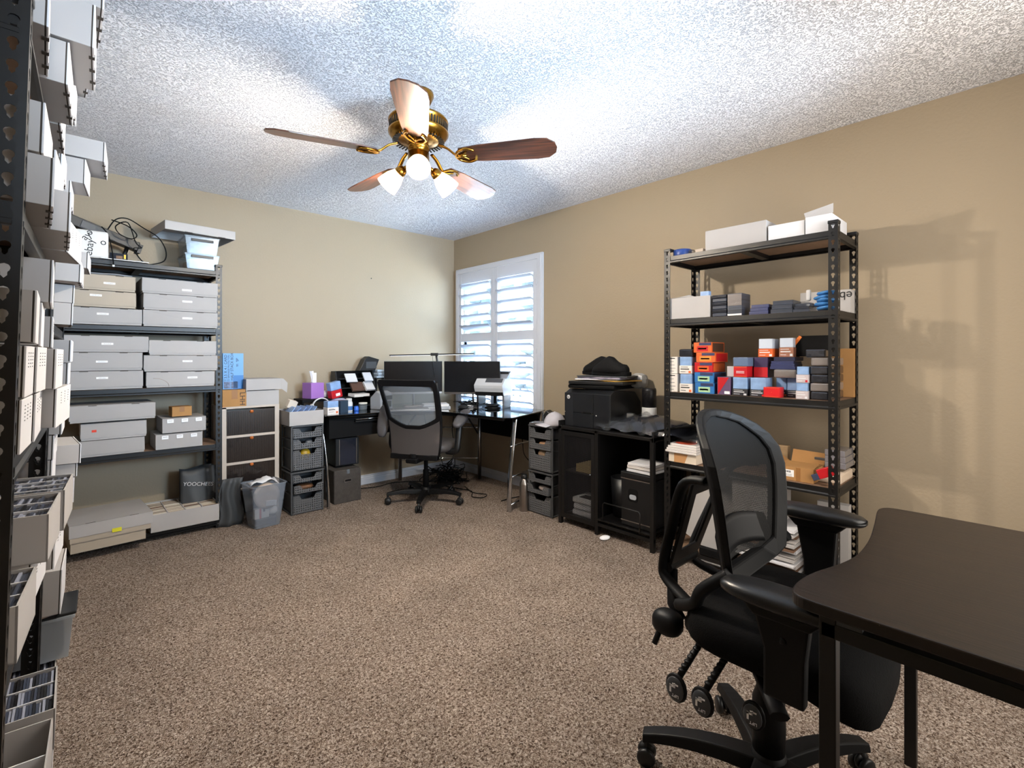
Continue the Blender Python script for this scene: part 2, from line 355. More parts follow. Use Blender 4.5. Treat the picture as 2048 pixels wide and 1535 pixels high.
sf = B(); sf.ring([(WY0, WZ0), (WY1, WZ0), (WY1, WZ1), (WY0, WZ1)], [(WY0+.04, WZ0+.04), (WY1-.04, WZ0+.04), (WY1-.04, WZ1-.04), (WY0+.04, WZ1-.04)], .055, .09, 'x')
sf.box(.055, .09, WY0, WY1, 1.30, 1.35); sf.make('window_sash', TRIM, wo, kind='structure')
GRN = mat('hedge_green', '#1f2a26', .8, var=.5, vscale=9)
struct(B().box(.1, 14, -9, 9, -.7, -.6), 'ground_outside', mat('pale_bounce_ground', '#c9c7bf', .9, var=.2, vscale=3))  # ground made pale as an added reflector, sending daylight up to the ceiling
hb = B()
for i in range(420):
    y = random.uniform(-4, 8.5); z = random.uniform(-.5, 1.35) if y < 2 else random.uniform(-.5, 3.9); r = random.uniform(.16, .42)
    hb.ell((5.2+random.uniform(-.3, .3), y, z), (r, r, r*.8), n=7)
hb.box(5.15, 5.3, -4, 2, -.6, 1.3); hb.box(5.15, 5.3, 2, 8.5, -.6, 3.6)
tag(hb.make('hedge', GRN, kind='stuff'), 'dark green hedge outside beyond the shuttered window', 'hedge')
fe = thing('picket_fence', 'pale picket fence standing in front of the hedge outside', 'fence', (3.6, 0, 0))
for i in range(40): B().box(0, .03, -3+i*.2, -2.9+i*.2, -.6, .55).make('picket', WHT, fe)
B().box(.03, .06, -3, 5, .3, .38).make('rail', WHT, fe)

# ------------------------------------------------------------------ keyhole shelving units
def keyhole_flange(b, hgt, w, swap):
    pitch = .0388; n = int(hgt/pitch); z0 = (hgt-n*pitch)/2
    def inside(x, z): return (x*x+(z-.004)**2 < .0078**2) or (abs(x) < .0042 and -.0135 < z < .004)
    def pt(a, z): return (0, a, z) if swap else (a, 0, z)
    bp = []
    for (x0, z0_), (x1, z1_) in (((1, 1), (-1, 1)), ((-1, 1), (-1, -1)), ((-1, -1), (1, -1)), ((1, -1), (1, 1))):
        for k in range(4): bp.append((x0+(x1-x0)*k/4, z0_+(z1_-z0_)*k/4))
    hw, hh = w/2, pitch/2; outer = [(x*hw, z*hh) for x, z in bp]; inner = []
    for x, z in outer:
        lo, hi = 0, 1
        for _ in range(14):
            m_ = (lo+hi)/2
            if inside(x*m_, z*m_): lo = m_
            else: hi = m_
        inner.append((x*lo, z*lo))
    N = len(outer)
    for i in range(n):
        zc = z0+(i+.5)*pitch
        b.add([pt(hw+x, zc+z) for x, z in outer]+[pt(hw+x, zc+z) for x, z in inner], [(k, (k+1) % N, N+(k+1) % N, N+k) for k in range(N)])
    for a, c in ((0, z0), (hgt-z0, hgt)): b.add([pt(0, a), pt(w, a), pt(w, c), pt(0, c)], [(0, 1, 2, 3)])
POST = {}
def post(parent, x, y, rz, hgt):
    if hgt not in POST:
        b = B(); keyhole_flange(b, hgt, .038, False); keyhole_flange(b, hgt, .038, True)
        o = b.make('post', BLK, parent, solid=.002); POST[hgt] = o
    else: o = POST[hgt].copy(); COL.objects.link(o); o.parent = parent
    o.location = (x, y, 0); o.rotation_euler = (0, 0, rz)
    c = B().box(-.003, .041, -.003, .041, hgt-.012, hgt+.004).make('post_cap', BLK2, parent, loc=(x, y, 0), rot=(0, 0, rz), bevel=.003)
def rack(label, loc, rz, L, D, zs, hgt=1.83, tilt=0, group='black boltless shelving units'):
    t = thing('shelving_unit', label, 'shelving unit', loc, group=group, rot=(0, 0, rz))
    if tilt: t.rotation_euler = (Matrix.Rotation(rz, 3, 'Z') @ Matrix.Rotation(tilt, 3, 'X')).to_euler()
    for x, y, r in ((0, 0, 0), (L, 0, PI/2), (L, D, PI), (0, D, -PI/2)): post(t, x, y, r, hgt)
    pr = [(0, 0), (.012, 0), (.012, .004), (.004, .012), (.004, .034), (.010, .040), (-.001, .040), (-.001, .016), (-.006, .010), (-.006, .002)]
    for z in zs:
        for y0, sgn in ((.004, 1), (D-.004, -1)):
            B().prism([(y0+sgn*a, z-.042+c) for a, c in pr], .01, L-.01, 'x').make('beam', BLK, t)
        for x0, sgn in ((.004, 1), (L-.004, -1)):
            B().prism([(x0+sgn*a, z-.042+c) for a, c in pr], .012, D-.012, 'y').make('beam', BLK, t)
        B().box(.012, L-.012, .012, D-.012, z-.012, z-.001).make('shelf_board', FIB, t)
        B().box(L/2-.02, L/2+.02, .016, D-.016, z-.035, z-.013).make('cross_brace', BLK, t)
    return t
# right wall unit: local x runs along -y, depth towards +x
rack('black shelving unit of card supplies against the tan wall beside the printer cabinet', (-.458, -2.765, 0), -PI/2, .89, .37, [.075, .575, .985, 1.415, 1.79])
rack('black shelving unit of flat white boxes against the back wall beside the white drawers', (-3.20, -.40, 0), 0, .915, .37, [.06, .585, .99, 1.387, 1.79])
TL = .028
def rackL(label, y, zs):
    # front plane leans into the room, faces +x
    return rack(label, (-3.207+(y+3.1)*.035, y, 0), PI/2-.035, .90, .41, zs, 2.0 if 0 else 1.83, TL)
rackL('black shelving unit packed with card boxes, its keyhole post closest to the camera', -3.112, [.09, .648, 1.016, 1.462, 1.79])
rackL('black shelving unit of stacked storage boxes next in line toward the back wall', -2.17, [.09, .64, 1.308, 1.79])
# ------------------------------------------------------------------ ceiling fan with three lit shades
FX0, FY0 = -1.872, -2.30
fan = thing('ceiling_fan', 'brass ceiling fan with five walnut blades and three lit glass shades', 'ceiling fan', (FX0, FY0, 0))
B().lathe([(.0, 2.44), (.07, 2.439), (.072, 2.425), (.055, 2.39), (.03, 2.375), (.022, 2.37)], 28).make('canopy', BRASS, fan)
B().lathe([(.016, 2.38), (.016, 2.315)], 16).make('downrod', BRASS, fan)
hs = B(); hs.lathe([(.03, 2.325), (.09, 2.322), (.133, 2.312), (.140, 2.303), (.140, 2.298), (.136, 2.294), (.136, 2.256), (.141, 2.252), (.141, 2.245), (.128, 2.228), (.108, 2.214), (.075, 2.207), (.04, 2.2)], 56)
hs.make('motor_housing', BRASS, fan)
sl = B()
for k in range(56):                                      # pierced gallery band and radial vents
    a = 2*PI*k/56; M = Matrix.Rotation(a, 4, 'Z')
    sl.box(.1355, .1372, -.0035, .0035, 2.260, 2.290, M=M)
sl.make('band_slots', BRASSD, fan); sl = B()
for k in range(40):
    a = 2*PI*k/40; M = Matrix.Rotation(a, 4, 'Z') @ Matrix.Translation((.104, 0, 2.2125)) @ Matrix.Rotation(.20, 4, 'Y')
    sl.box(-.022, .018, -.003, .003, -.004, .0, M=M)
sl.make('vent_slots', BRASSD, fan)
B().lathe([(.045, 2.205), (.05, 2.19), (.05, 2.17), (.036, 2.165), (.050, 2.155), (.050, 2.10), (.060, 2.09), (.057, 2.07), (.035, 2.052), (0, 2.048)], 28).make('switch_housing', BRASS, fan)
BR = .655
for k in range(5):
    a = math.radians(18+72*k+1); M = Matrix.Rotation(a, 4, 'Z')
    outl = [(.205, -.045), (.30, -.058), (.56, -.072), (.615, -.066), (.648, -.035), (BR, 0), (.648, .035), (.615, .066), (.56, .072), (.30, .058), (.205, .045), (.19, 0)]
    P = Matrix.Translation((0, 0, 2.135)) @ Matrix.Rotation(math.radians(-13), 4, 'X')
    bl = B().prism(outl, -.003, .003, 'z', M=P).make('blade', WOODL, fan, rot=(0, 0, a), bevel=.0015)
    ir = B()
    ir.tube(curve_pts([(.10, 0, 2.185), (.14, 0, 2.168), (.175, 0, 2.140), (.20, 0, 2.128)]), .011, 8, M=None, flat=.5)
    for sy in (-1, 1):
        ir.tube([P @ Vector(p) for p in curve_pts([(.185, 0, -.008), (.20, sy*.03, -.008), (.235, sy*.047, -.008), (.265, sy*.040, -.008), (.275, sy*.030, -.008)])], .0065, 8)
        ir.tube([P @ Vector(p) for p in curve_pts([(.20, 0, -.008), (.225, sy*.014, -.008), (.24, sy*.03, -.008)])], .005, 6)
    ir.tube([P @ Vector(p) for p in [(.185, 0, -.008), (.235, 0, -.008)]], .007, 8)
    ir.make('blade_iron', BRASS, fan, rot=(0, 0, a))
SHADE = mat('frosted_glass_shade', '#fff3e2', .4, emit='#ffe2b8', es=1.3, alpha=1)
BULB = mat('lit_bulb', '#ffffff', .4, emit='#ffeccf', es=40)
for k, az in enumerate((238, 358, 118)):
    a = math.radians(az); d = Vector((math.cos(a), math.sin(a), 0)); c0 = Vector((0, 0, 2.085))
    ax = (d*.80+Vector((0, 0, -.62))).normalized()
    ar = B(); p1 = c0+d*.085+Vector((0, 0, .006))
    ar.tube(curve_pts([c0+d*.035, c0+d*.06+Vector((0, 0, .012)), p1]), .010, 8)
    M = Matrix.Translation(p1) @ ax.to_track_quat('Z', 'Y').to_matrix().to_4x4()
    ar.lathe([(.012, -.01), (.022, 0), (.027, .018), (.027, .026)], 20, M=M); ar.make('lamp_arm', BRASS, fan)
    sh = B().lathe([(.024, .020), (.031, .035), (.043, .062), (.049, .090), (.053, .118), (.0515, .118), (.0475, .090), (.041, .062), (.029, .037), (.022, .022)], 28, M=M)
    so = sh.make('lamp_shade', SHADE, fan)
    B().ell((0, 0, .075), (.019, .019, .03), n=14, M=M).make('bulb', BULB, so)
    pl = bpy.data.lights.new('fan_bulb_light', 'POINT'); pl.energy = 30; pl.color = (1.0, .89, .75); pl.shadow_soft_size = .03
    po = bpy.data.objects.new('fan_bulb_light', pl); COL.objects.link(po); pos = M @ Vector((0, 0, .098)); po.location = pos+Vector((FX0, FY0, 0))

# ------------------------------------------------------------------ white flat storage boxes
def flatbox(x0, x1, z0, z1, y0, y1, label, m=CARDG, lab=None, lid=True, yaw=0, slots=True, group='white flat storage boxes', orange=False, face='y', cat='storage box', nm='storage_box'):
    cx, cy = (x0+x1)/2, (y0+y1)/2; w, d, h = (x1-x0)/2, (y1-y0)/2, z1-z0
    t = thing(nm, label, cat, (cx, cy, z0), yaw, group)
    B().box(-w+.003, w-.003, -d+.003, d-.003, 0, h-.004).make('body', m, t)
    if lid:
        l = B(); e = .004 if h < .08 else h*.12
        for a in ((-w, w, -d, -d+.0025), (-w, w, d-.0025, d), (-w, -w+.0025, -d, d), (w-.0025, w, -d, d)): l.box(*a, e, h)
        l.box(-w, w, -d, d, h-.003, h); l.make('lid', m, t, bevel=.0012)
    if slots:
        s = B()
        for q in (-.5, .5): s.box(q*w-.02, q*w+.02, -d-.0006, -d+.001, h-.004, h-.0005)
        s.make('tab_slot', SLOT, t)
    if lab is not None:
        lx, lz = lab; B().box(lx-.028, lx+.028, -d-.0012, -d-.0002, lz-.006, lz+.006).make('label', LAB, t)
        s = B()
        for i in range(7): s.box(lx-.016+i*.005, lx-.0135+i*.005, -d-.0016, -d-.001, lz-.002, lz+.002*random.random())
        s.make('handwriting', GINK, t)
    return t
yF = -.405
G1 = 'white flat boxes on the tall shelf unit'
nm_ = ['topmost', 'middle', 'lowest']
st = [ # x0,x1,z0,z1,mat,labelx,lab
 (-3.085, -2.768, 1.60, 1.695, CARDB, 'cream flat storage box, topmost of the stack under the top board, scribbled writing on front'),
 (-3.095, -2.765, 1.496, 1.596, CARDB, 'cream flat storage box in the middle of its stack with a skewed label'),
 (-3.10, -2.733, 1.39, 1.492, CARDG, 'wide white flat box at the bottom of the cream-topped stack'),
 (-2.735, -2.312, 1.603, 1.70, CARDG, 'white flat storage box, topmost beside the upper post with wall behind'),
 (-2.728, -2.316, 1.497, 1.600, CARDG, 'white flat storage box between two others, second board, beside the end post'),
 (-2.728, -2.312, 1.39, 1.494, CARDG, 'white flat box lowest in the end-post stack on the second board'),
 (-3.112, -2.702, 1.222, 1.322, CARDG, 'wide white flat box topmost of the stack on the third board'),
 (-3.112, -2.733, 1.108, 1.219, CARDG, 'wide white flat box in the middle of the third-board stack with small label'),
 (-3.112, -2.730, .993, 1.105, CARDG, 'wide white flat box lowest on the third board, label at its centre'),
 (-2.697, -2.320, 1.204, 1.300, CARD, 'plain off-white flat box without a label, topmost beside the end post'),
 (-2.726, -2.314, 1.098, 1.201, CARDG, 'off-white flat box with label sandwiched under the plain unlabelled one'),
 (-2.712, -2.330, .993, 1.094, CARD, 'water-stained white box lowest beside the end post on the third board'),
]
labx = [(.03, .045), (-.03, .07), (-.01, .065), (.03, .035), (.03, .065), (.03, .06), (.0, .05), (-.01, .055), (-.01, .07), None, (.03, .065), (.06, .06)]
for (x0, x1, z0, z1, m, l), lb in zip(st, labx):
    o = flatbox(x0, x1, z0, z1, yF+random.uniform(-.004, .004), yF+.34, l, m, lab=lb, yaw=random.uniform(-.008, .008), group=G1)
    if 'water' in l:
        B().add([(-.18+.09*math.sin(math.pi*i/12)*.9-.0+.0, -.1735, .004+i*.0) for i in range(0)], []) if 0 else None
        s = B(); s.tube([(-.155+.085*math.sin(i*PI/24), -.172, .005+.055*math.cos(i*PI/24)) for i in range(13)], .0009, 4); s.make('stain', mat('tea_stain', '#a08f80', .8), o)
# fourth board
flatbox(-3.085, -2.672, .80, .900, yF-.03, yF+.30, 'long white lidded box, topmost of the stack above the red-stickered one', CARDG, yaw=.03, group=G1)
o = flatbox(-3.03, -2.712, .688, .790, yF-.01, yF+.30, 'white flat box with a small red sticker on its front', CARD, group=G1, slots=False)
B().box(-.108, -.086, -.1565, -.155, .048, .062).make('red_sticker', mat('red_sticker', '#d93a20', .5), o)
flatbox(-3.05, -2.722, .588, .686, yF-.01, yF+.30, 'plain white flat box under the red-stickered one', CARDG, group=G1, slots=False)
for z0, z1, x0, x1, l in ((.692, .790, -2.632, -2.381, 'white flat box with three labels topped by a small brown carton'), (.588, .688, -2.668, -2.402, 'white flat box with three labels lying under its twin')):
    o = flatbox(x0, x1, z0, z1, yF-.01, yF+.27, l, CARDG, lid=False, slots=False, group='twin three-label boxes')
    for q in (-.08, .0, .08): B().box(q-.018, q+.018, -.1425, -.1385, .065, .088).make('label', LAB, o); B().box(q-.012, q+.012, -.1432, -.1425, .078, .080).make('handwriting', GINK, o)
def carton(name, label, x0, x1, y0, y1, z0, z1, yaw=0, m=KRAFT, tape=True, cat='carton', group=None, tx=0):
    t = thing(name, label, cat, ((x0+x1)/2, (y0+y1)/2, z0), yaw, group); w, d, h = (x1-x0)/2, (y1-y0)/2, z1-z0
    B().box(-w, w, -d, d, 0, h).make('body', m, t, bevel=.001)
    if tape: B().box(tx-w*.25, tx+w*.25, -d-.0006, d+.0006, h*.45, h+.0006).make('packing_tape', KRAFT2, t)
    return t
carton('carton', 'small taped brown carton resting on the three-label white box', -2.575, -2.462, -.37, -.28, .793, .857, .08)
# floor level: big lidded box and open card box
o = thing('storage_box', 'large white lidded storage box on the bottom board with a yellow sticky note', 'storage box', (-2.905, -.335, .062), .07, 'large white boxes at floor level')
B().box(-.185, .165, -.19, .19, 0, .13).make('body', CARDB, o)
l = B(); l.box(-.192, .20, -.20, .20, .16, .163)
for a in ((-.192, .20, -.20, -.1975), (-.192, .20, .1975, .20), (-.192, -.1895, -.20, .20), (.1975, .20, -.20, .20)): l.box(*a, .09, .163)
l.make('lid', CARD, o, bevel=.0015)
l = B(); l.box(-.188, .19, -.197, .195, .06, .118); l.make('inner_lid', CARDB, o)
B().box(.0, .045, -.2025, -.2008, .082, .105).make('sticky_note', mat('yellow_note', '#d8d22a', .6), o)
s = B(); s.box(-.12, -.075, -.1985, -.193, .1625, .1638); s.box(.085, .13, -.1985, -.193, .1625, .1638); s.make('tab_slot', SLOT, o)
CPAL_TAN = [mat('card_tan', '#9c8f80', .6), mat('card_cream', '#c4b8a6', .6), mat('card_brown', '#6d5444', .6), mat('card_pale', '#d8d2c8', .6)]
CPAL_DARK = [mat('card_charcoal', '#26282f', .3), mat('card_slate', '#3d4352', .3), mat('card_black', '#17181c', .3), mat('card_grey_edge', '#8b90a0', .4)]
def opencards(label, loc, rz, w, d, h, rows, m=CARD, cm=CARDS, along='x', tilt=0, fill=.9, group='open card storage boxes', colors=None, contents=True):
    """open cardboard tray w (x) by d (y), rows of cards running along x"""
    t = thing('card_storage_box', label, 'storage box', loc, group=group, rot=(Matrix.Rotation(rz, 3, 'Z') @ Matrix.Rotation(tilt, 3, 'Y')).to_euler())
    th = .0035; b = B(); b.box(0, w, 0, d, 0, th)
    for a in ((0, w, 0, th), (0, w, d-th, d), (0, th, 0, d), (w-th, w, 0, d)): b.box(*a, 0, h)
    b.make('body', m, t)
    n = rows; 
    if along == 'x': cw = (d-th*(n+1))/n
    else: cw = (w-th*(n+1))/n
    dv = B()
    for i in range(1, n):
        p = th*i+cw*i
        if along == 'x': dv.box(th, w-th, p, p+th, 0, h-.004)
        else: dv.box(p, p+th, th, d-th, 0, h-.004)
    if n > 1: dv.make('divider', PAPER, t)
    if contents:
        pal = CPAL_TAN if cm is CARDSY else CPAL_DARK
        for i in range(n):
            p = th*(i+1)+cw*i; f = fill if isinstance(fill, float) else fill[i % len(fill)]
            q = ((w if along == 'x' else d)-2*th)*f; hh = h-.004; c = B(); ns = 60
            for k in range(ns):
                a0, a1 = q*k/ns, q*(k+.86)/ns; z1 = hh*random.uniform(.93, 1.0); mi = random.choice((0, 0, 1, 1, 2, 3))
                if along == 'x': c.box(w-th-.004-a1, w-th-.004-a0, p+.003, p+cw-.003, th, z1, mi)
                else: c.box(p+.003, p+cw-.003, th+.004+a0, th+.004+a1, th, z1, mi)
            c.make('cards', pal, t, kind='stuff')
    return t
o = opencards('open white four-row box of standing trading cards on the bottom board beside the end post', (-2.697, -.44, .062), 0, .39, .36, .115, 4, cm=CARDSY, along='y', fill=.97, group='large white boxes at floor level')
# ------------------------------------------------------------------ card storage boxes that jut out of the two leaning units
GL_ = 'card storage boxes stacked on the leaning units'
def longbox(label, xf, y0, y1, z0, z1, kind='n', yaw=-3.0, L=.40, m=CARD, tilt=.03):
    t = thing('card_storage_box', label, 'storage box', (xf, y0, z0), group=GL_, rot=(Matrix.Rotation(math.radians(yaw), 3, 'Z') @ Matrix.Rotation(tilt, 3, 'Y')).to_euler())
    w = y1-y0; h = z1-z0-.001
    B().box(-L, -.006, 0, w, 0, h).make('body', m, t, bevel=.001)
    f = B(); f.box(-.0035, 0, -.001, w+.001, -.001, h); f.make('front_flap', PAPER, t, bevel=.0008)
    s = B(); s.box(-.0062, -.0036, .0005, w-.0005, .001, h-.001)
    s.make('flap_edge', SLOT, t)
    if kind == 'n':
        s = B()
        for q in (.22, .5, .78): s.box(-.010, .0008, w*q-.007, w*q+.007, -.0015, .006)
        s.make('tab_slot', SLOT, t)
    if kind in 'l':
        s = B()
        for q in (.3, .55, .8):
            for k in range(5): s.box(0, .0006, w*q-.006, w*q+.006*random.random(), h*(.85-.07*k), h*(.85-.07*k)+.002)
        s.make('printed_mark', GINK, t)
    if kind == 'b': B().box(-.14, -.095, -.0008, 0, .02, .062).make('blue_sticker', mat('blue_sticker', '#2a5da0', .5), t)
    return t
a_, b_, c_ = (-3.066, -2.845), (-2.832, -2.575), (-2.562, -2.315)
LB = [
('storage box with notched underside on the top board behind the keyhole post', -3.134, *a_, 1.80, 1.90, 'n', 1),
('storage box pushed back above the notched one under the ceiling', -3.15, *a_, 1.902, 2.0, 'p', 1),
('storage box with beige end, second on the top board from the keyhole post', -3.106, *b_, 1.80, 1.895, 'n', -2.6),
('wide storage box jutting out over the second one of the top board', -3.062, -2.84, -2.60, 1.897, 1.996, 'n', -2.7),
('uppermost box near the ceiling, stacked over the wide jutting one', -3.044, -2.83, -2.63, 1.998, 2.09, 'n', 0),
('white box with notches third from the keyhole post on the top board', -3.117, *c_, 1.80, 1.893, 'n', -1.8),
('white notched box in the second layer behind the wide jutting one', -3.10, -2.55, -2.31, 1.895, 1.992, 'n', -4),
('small pale box under the ceiling at the end of the first unit', -3.055, -2.50, -2.29, 1.995, 2.08, 'n', 1),
('white box starting the second unit on the top board', -3.115, -2.12, -1.90, 1.80, 1.893, 'n', -3),
('white box on the second layer where the second unit starts', -3.12, -2.14, -1.92, 1.895, 1.99, 'n', -3),
('pale storage box beneath the blue-stickered one', -3.09, -1.72, -1.50, 1.80, 1.885, 'n', -3.2),
('storage box with a blue sticker on its beige end', -3.046, -1.70, -1.50, 1.887, 1.985, 'b', -6),
('creased beige box sticking out farthest, on top of the blue-stickered one', -2.985, -1.70, -1.44, 1.99, 2.072, 'n', -5),
('plain beige box on the upper layer behind the keyhole post, second board from the top', -3.141, *a_, 1.567, 1.66, 'p', -2),
('beige box with three notches below the plain one, second board from the top', -3.128, *a_, 1.472, 1.563, 'n', 1.5),
('beige box with grey notched underside, second along the board below the top', -3.102, -2.833, -2.57, 1.472, 1.563, 'n', 0),
('upper layer beige box set back above the grey notched one', -3.128, -2.80, -2.60, 1.567, 1.66, 'p', -4),
('box with a white printed front angled outward, third along its board', -3.104, -2.553, -2.33, 1.472, 1.56, 'l', -8),
('white box on the upper layer at the end of the second board', -3.13, -2.54, -2.34, 1.563, 1.65, 'l', -3),
('open-edged beige box turned to the room, atop the pile behind the keyhole post', -3.152, -3.06, -2.90, 1.221, 1.317, 'p', 0),
('large beige box end topping the middle pile of the third board', -3.132, -2.80, -2.59, 1.316, 1.412, 'p', 0),
('narrow beige box end under the large one in the middle pile', -3.150, -2.83, -2.60, 1.219, 1.313, 'p', 0),
('slim cream box end at the end of the third board pile', -3.134, -2.55, -2.35, 1.219, 1.30, 'l', 0),
('box with white printed front, upper layer, just behind the keyhole post', -3.166, -3.06, -2.93, 1.122, 1.216, 'l', -3),
('box with white printed front, upper layer, second on the third board', -3.155, -2.90, -2.77, 1.122, 1.216, 'l', -5),
('grey-sided box with white printed front, upper layer, third on its board', -3.127, -2.742, -2.57, 1.120, 1.214, 'l', -4),
('box with white printed front, lower layer, just behind the keyhole post', -3.172, -3.06, -2.91, 1.02, 1.118, 'l', -3.6),
('box with white printed front, lower layer, second on the third board', -3.158, -2.895, -2.68, 1.02, 1.118, 'l', -1.2),
('grey-sided box with wide printed front, lower layer, third on its board', -3.127, -2.655, -2.39, 1.02, 1.116, 'l', -6),
('tan-ended box above two others on the second unit, under the white flap', -3.062, -1.84, -1.62, 1.475, 1.553, 'n', -3.5),
('box with a white flap hanging out, topmost of the second unit middle pile', -3.035, -1.66, -1.45, 1.555, 1.62, 'l', -4),
('tan box end in the second unit, between two other tan boxes', -3.079, -1.75, -1.53, 1.402, 1.472, 'p', 0),
('tan box end with notched underside, lowest on the middle board of the second unit', -3.084, -1.77, -1.53, 1.316, 1.40, 'n', 0),
('beige box end hanging under the middle board of the second unit, topmost of its pile', -3.093, -2.12, -1.9, 1.178, 1.25, 'p', -2),
('cream box second in the pile below the middle board', -3.10, -2.11, -1.9, 1.10, 1.174, 'p', -2),
('white-fronted box third in the pile below the middle board', -3.12, -2.12, -1.9, 1.02, 1.098, 'l', -2),
('white-fronted box fourth in the pile below the middle board', -3.115, -2.12, -1.9, .94, 1.018, 'l', -2),
('white-fronted narrow box fifth in the pile below the middle board', -3.135, -2.12, -1.9, .86, .938, 'l', -2),
('beige box lowest but one in the pile below the middle board', -3.14, -2.12, -1.9, .76, .858, 'p', -2),
('beige box lowest in the pile, resting on the low board of the second unit', -3.14, -2.12, -1.9, .65, .757, 'p', -2),
('beige lidded box with its end open, bottom of the stack toward the back wall', -3.082, -1.84, -1.60, .65, .742, 'p', 0),
('beige flat box in the middle of the stack toward the back wall', -3.072, -1.83, -1.58, .744, .792, 'p', 3),
('flat white box with folded lid on the stack toward the back wall', -3.062, -1.84, -1.58, .794, .865, 'n', 4),
('beige box resting on the clear lidded tub', -3.118, -2.10, -1.86, .345, .49, 'p', -3),
('plain box below the rowed card box, low board behind the keyhole post', -3.165, -2.83, -2.61, .655, .752, 'l', -5),
('plain box at the end of the low board of the first unit', -3.13, -2.60, -2.40, .655, .752, 'l', -5),
]
for l, xf, y0, y1, z0, z1, k, yaw in LB: longbox(l, xf, y0, y1, z0, z1, k, yaw)
def rowbox(label, xc, y0, y1, z0, z1, rows, yaw=-5, fill=.94, L=.40, **k):
    t = opencards(label, (xc-L*math.cos(math.radians(yaw)), y0-L*math.sin(math.radians(yaw)), z0), math.radians(yaw), L, y1-y0, z1-z0, rows, fill=fill, tilt=.02, group='open rowed card boxes on the leaning units', **k)
    return t
rowbox('open card box with dividers, upper layer above the white one, behind the keyhole post', -3.139, -2.835, -2.615, .757, .86, 3, fill=[.9, .95, .8])
rowbox('open card box packed with sleeved cards, end one of the upper layer', -3.112, -2.60, -2.375, .757, .86, 4, fill=.93)
rowbox('open white card box lowest on the low board beside the keyhole post', -3.176, -3.06, -2.85, .655, .757, 3, fill=.97)
rowbox('open card box of three full rows standing on the bottom layer', -3.130, -2.60, -2.37, .205, .309, 3, yaw=-1)
rowbox('half empty divided card box on the bottom layer behind the keyhole post', -3.155, -3.05, -2.64, .205, .309, 3, yaw=-3, contents=False)
longbox('plain box supporting the three-row card box on the bottom board', -3.135, -2.60, -2.37, .10, .20, 'l', -1)
longbox('plain box supporting the half empty divided box on the bottom board', -3.16, -3.06, -2.66, .10, .20, 'l', -1)
rowbox('small open box of cards under the clear tub', -3.13, -2.12, -1.92, .10, .185, 2, yaw=0, fill=.9)
tb = thing('plastic_tub', 'clear plastic tub with dark lid handle and magazines inside, bottom of the second unit', 'plastic tub', (-3.10, -2.09, .187), -.05)
FROST = mat('frosted_plastic', '#b9c2cc', .3, alpha=.42)
def tub(t, x0, x1, y0, y1, h, m=CLEAR, tp=.012, th=.0025):
    b = B(); o = [(x0+tp, y0+tp), (x1-tp, y0+tp), (x1-tp, y1-tp), (x0+tp, y1-tp)]; p = [(x0, y0), (x1, y0), (x1, y1), (x0, y1)]
    vs = [(a, c, 0) for a, c in o]+[(a, c, h) for a, c in p]
    b.add(vs, [(3, 2, 1, 0)]+[(i, (i+1) % 4, (i+1) % 4+4, i+4) for i in range(4)])
    b.make('body', m, t, solid=th)
    r = B(); r.ring([(x0-.006, y0-.006), (x1+.006, y0-.006), (x1+.006, y1+.006), (x0-.006, y1+.006)], p, h-.008, h+.002, 'z'); r.make('rim', m, t, bevel=.001)
tub(tb, -.38, .012, 0, .19, .14, FROST)
B().box(-.03, .022, -.004, .194, .142, .152).make('lid', BLK2, tb, bevel=.004)
b = B()
for i in range(5): b.box(-.3, -.012, .03+.026*i, .05+.026*i, .008, .12-.006*i, M=Matrix.Rotation(-.12, 4, 'Y'))
tag(b.make('magazine', NAVY, loc=(-3.10, -2.09, .19), rot=(0, 0, -.05)), 'dark magazines leaning inside the clear tub of the second unit', 'magazines')

# ------------------------------------------------------------------ things on top of the back-wall unit
zt = 1.792
tp_ = thing('mailer_bag', 'white printed poly mailer parcel on the back-wall unit beside the long black bar', 'parcel', (-2.985, -.36, zt), 0)
pb = B().box(-.07, .085, -.05, .10, 0, .165); pb.make('bag', mat('white_polymailer', '#d5d3cf', .35, bump=.6, bscale=12), tp_, bevel=.012)
for s_, x, z, r in (('ebay', -.005, .06, .1-PI/2), ('ay', -.02, .125, -.9), ('e', .0, .145, 2.6), ('o', .06, .10, 0)):
    text(s_, .055, INK, tp_, (x, -.0508, z), (PI/2, r, 0))
bar = thing('metal_bar', 'long black metal bar lying across the top of the back-wall unit', 'metal bar', (-2.90, -.25, 1.97), 0, rot=(0, .30, .22))
B().box(-.28, .17, -.03, .03, -.03, .03).make('rail', BLK, bar, bevel=.004)
B().box(-.14, -.02, -.036, -.03, -.022, .018).make('bracket_plate', DGR, bar)
B().box(.17, .19, -.03, .03, -.04, .02).make('end_cap', BLK2, bar)
B().tube([(.12, 0, -.03), (.12, 0, -.11)], .012).make('foot_bracket', BLK, bar)
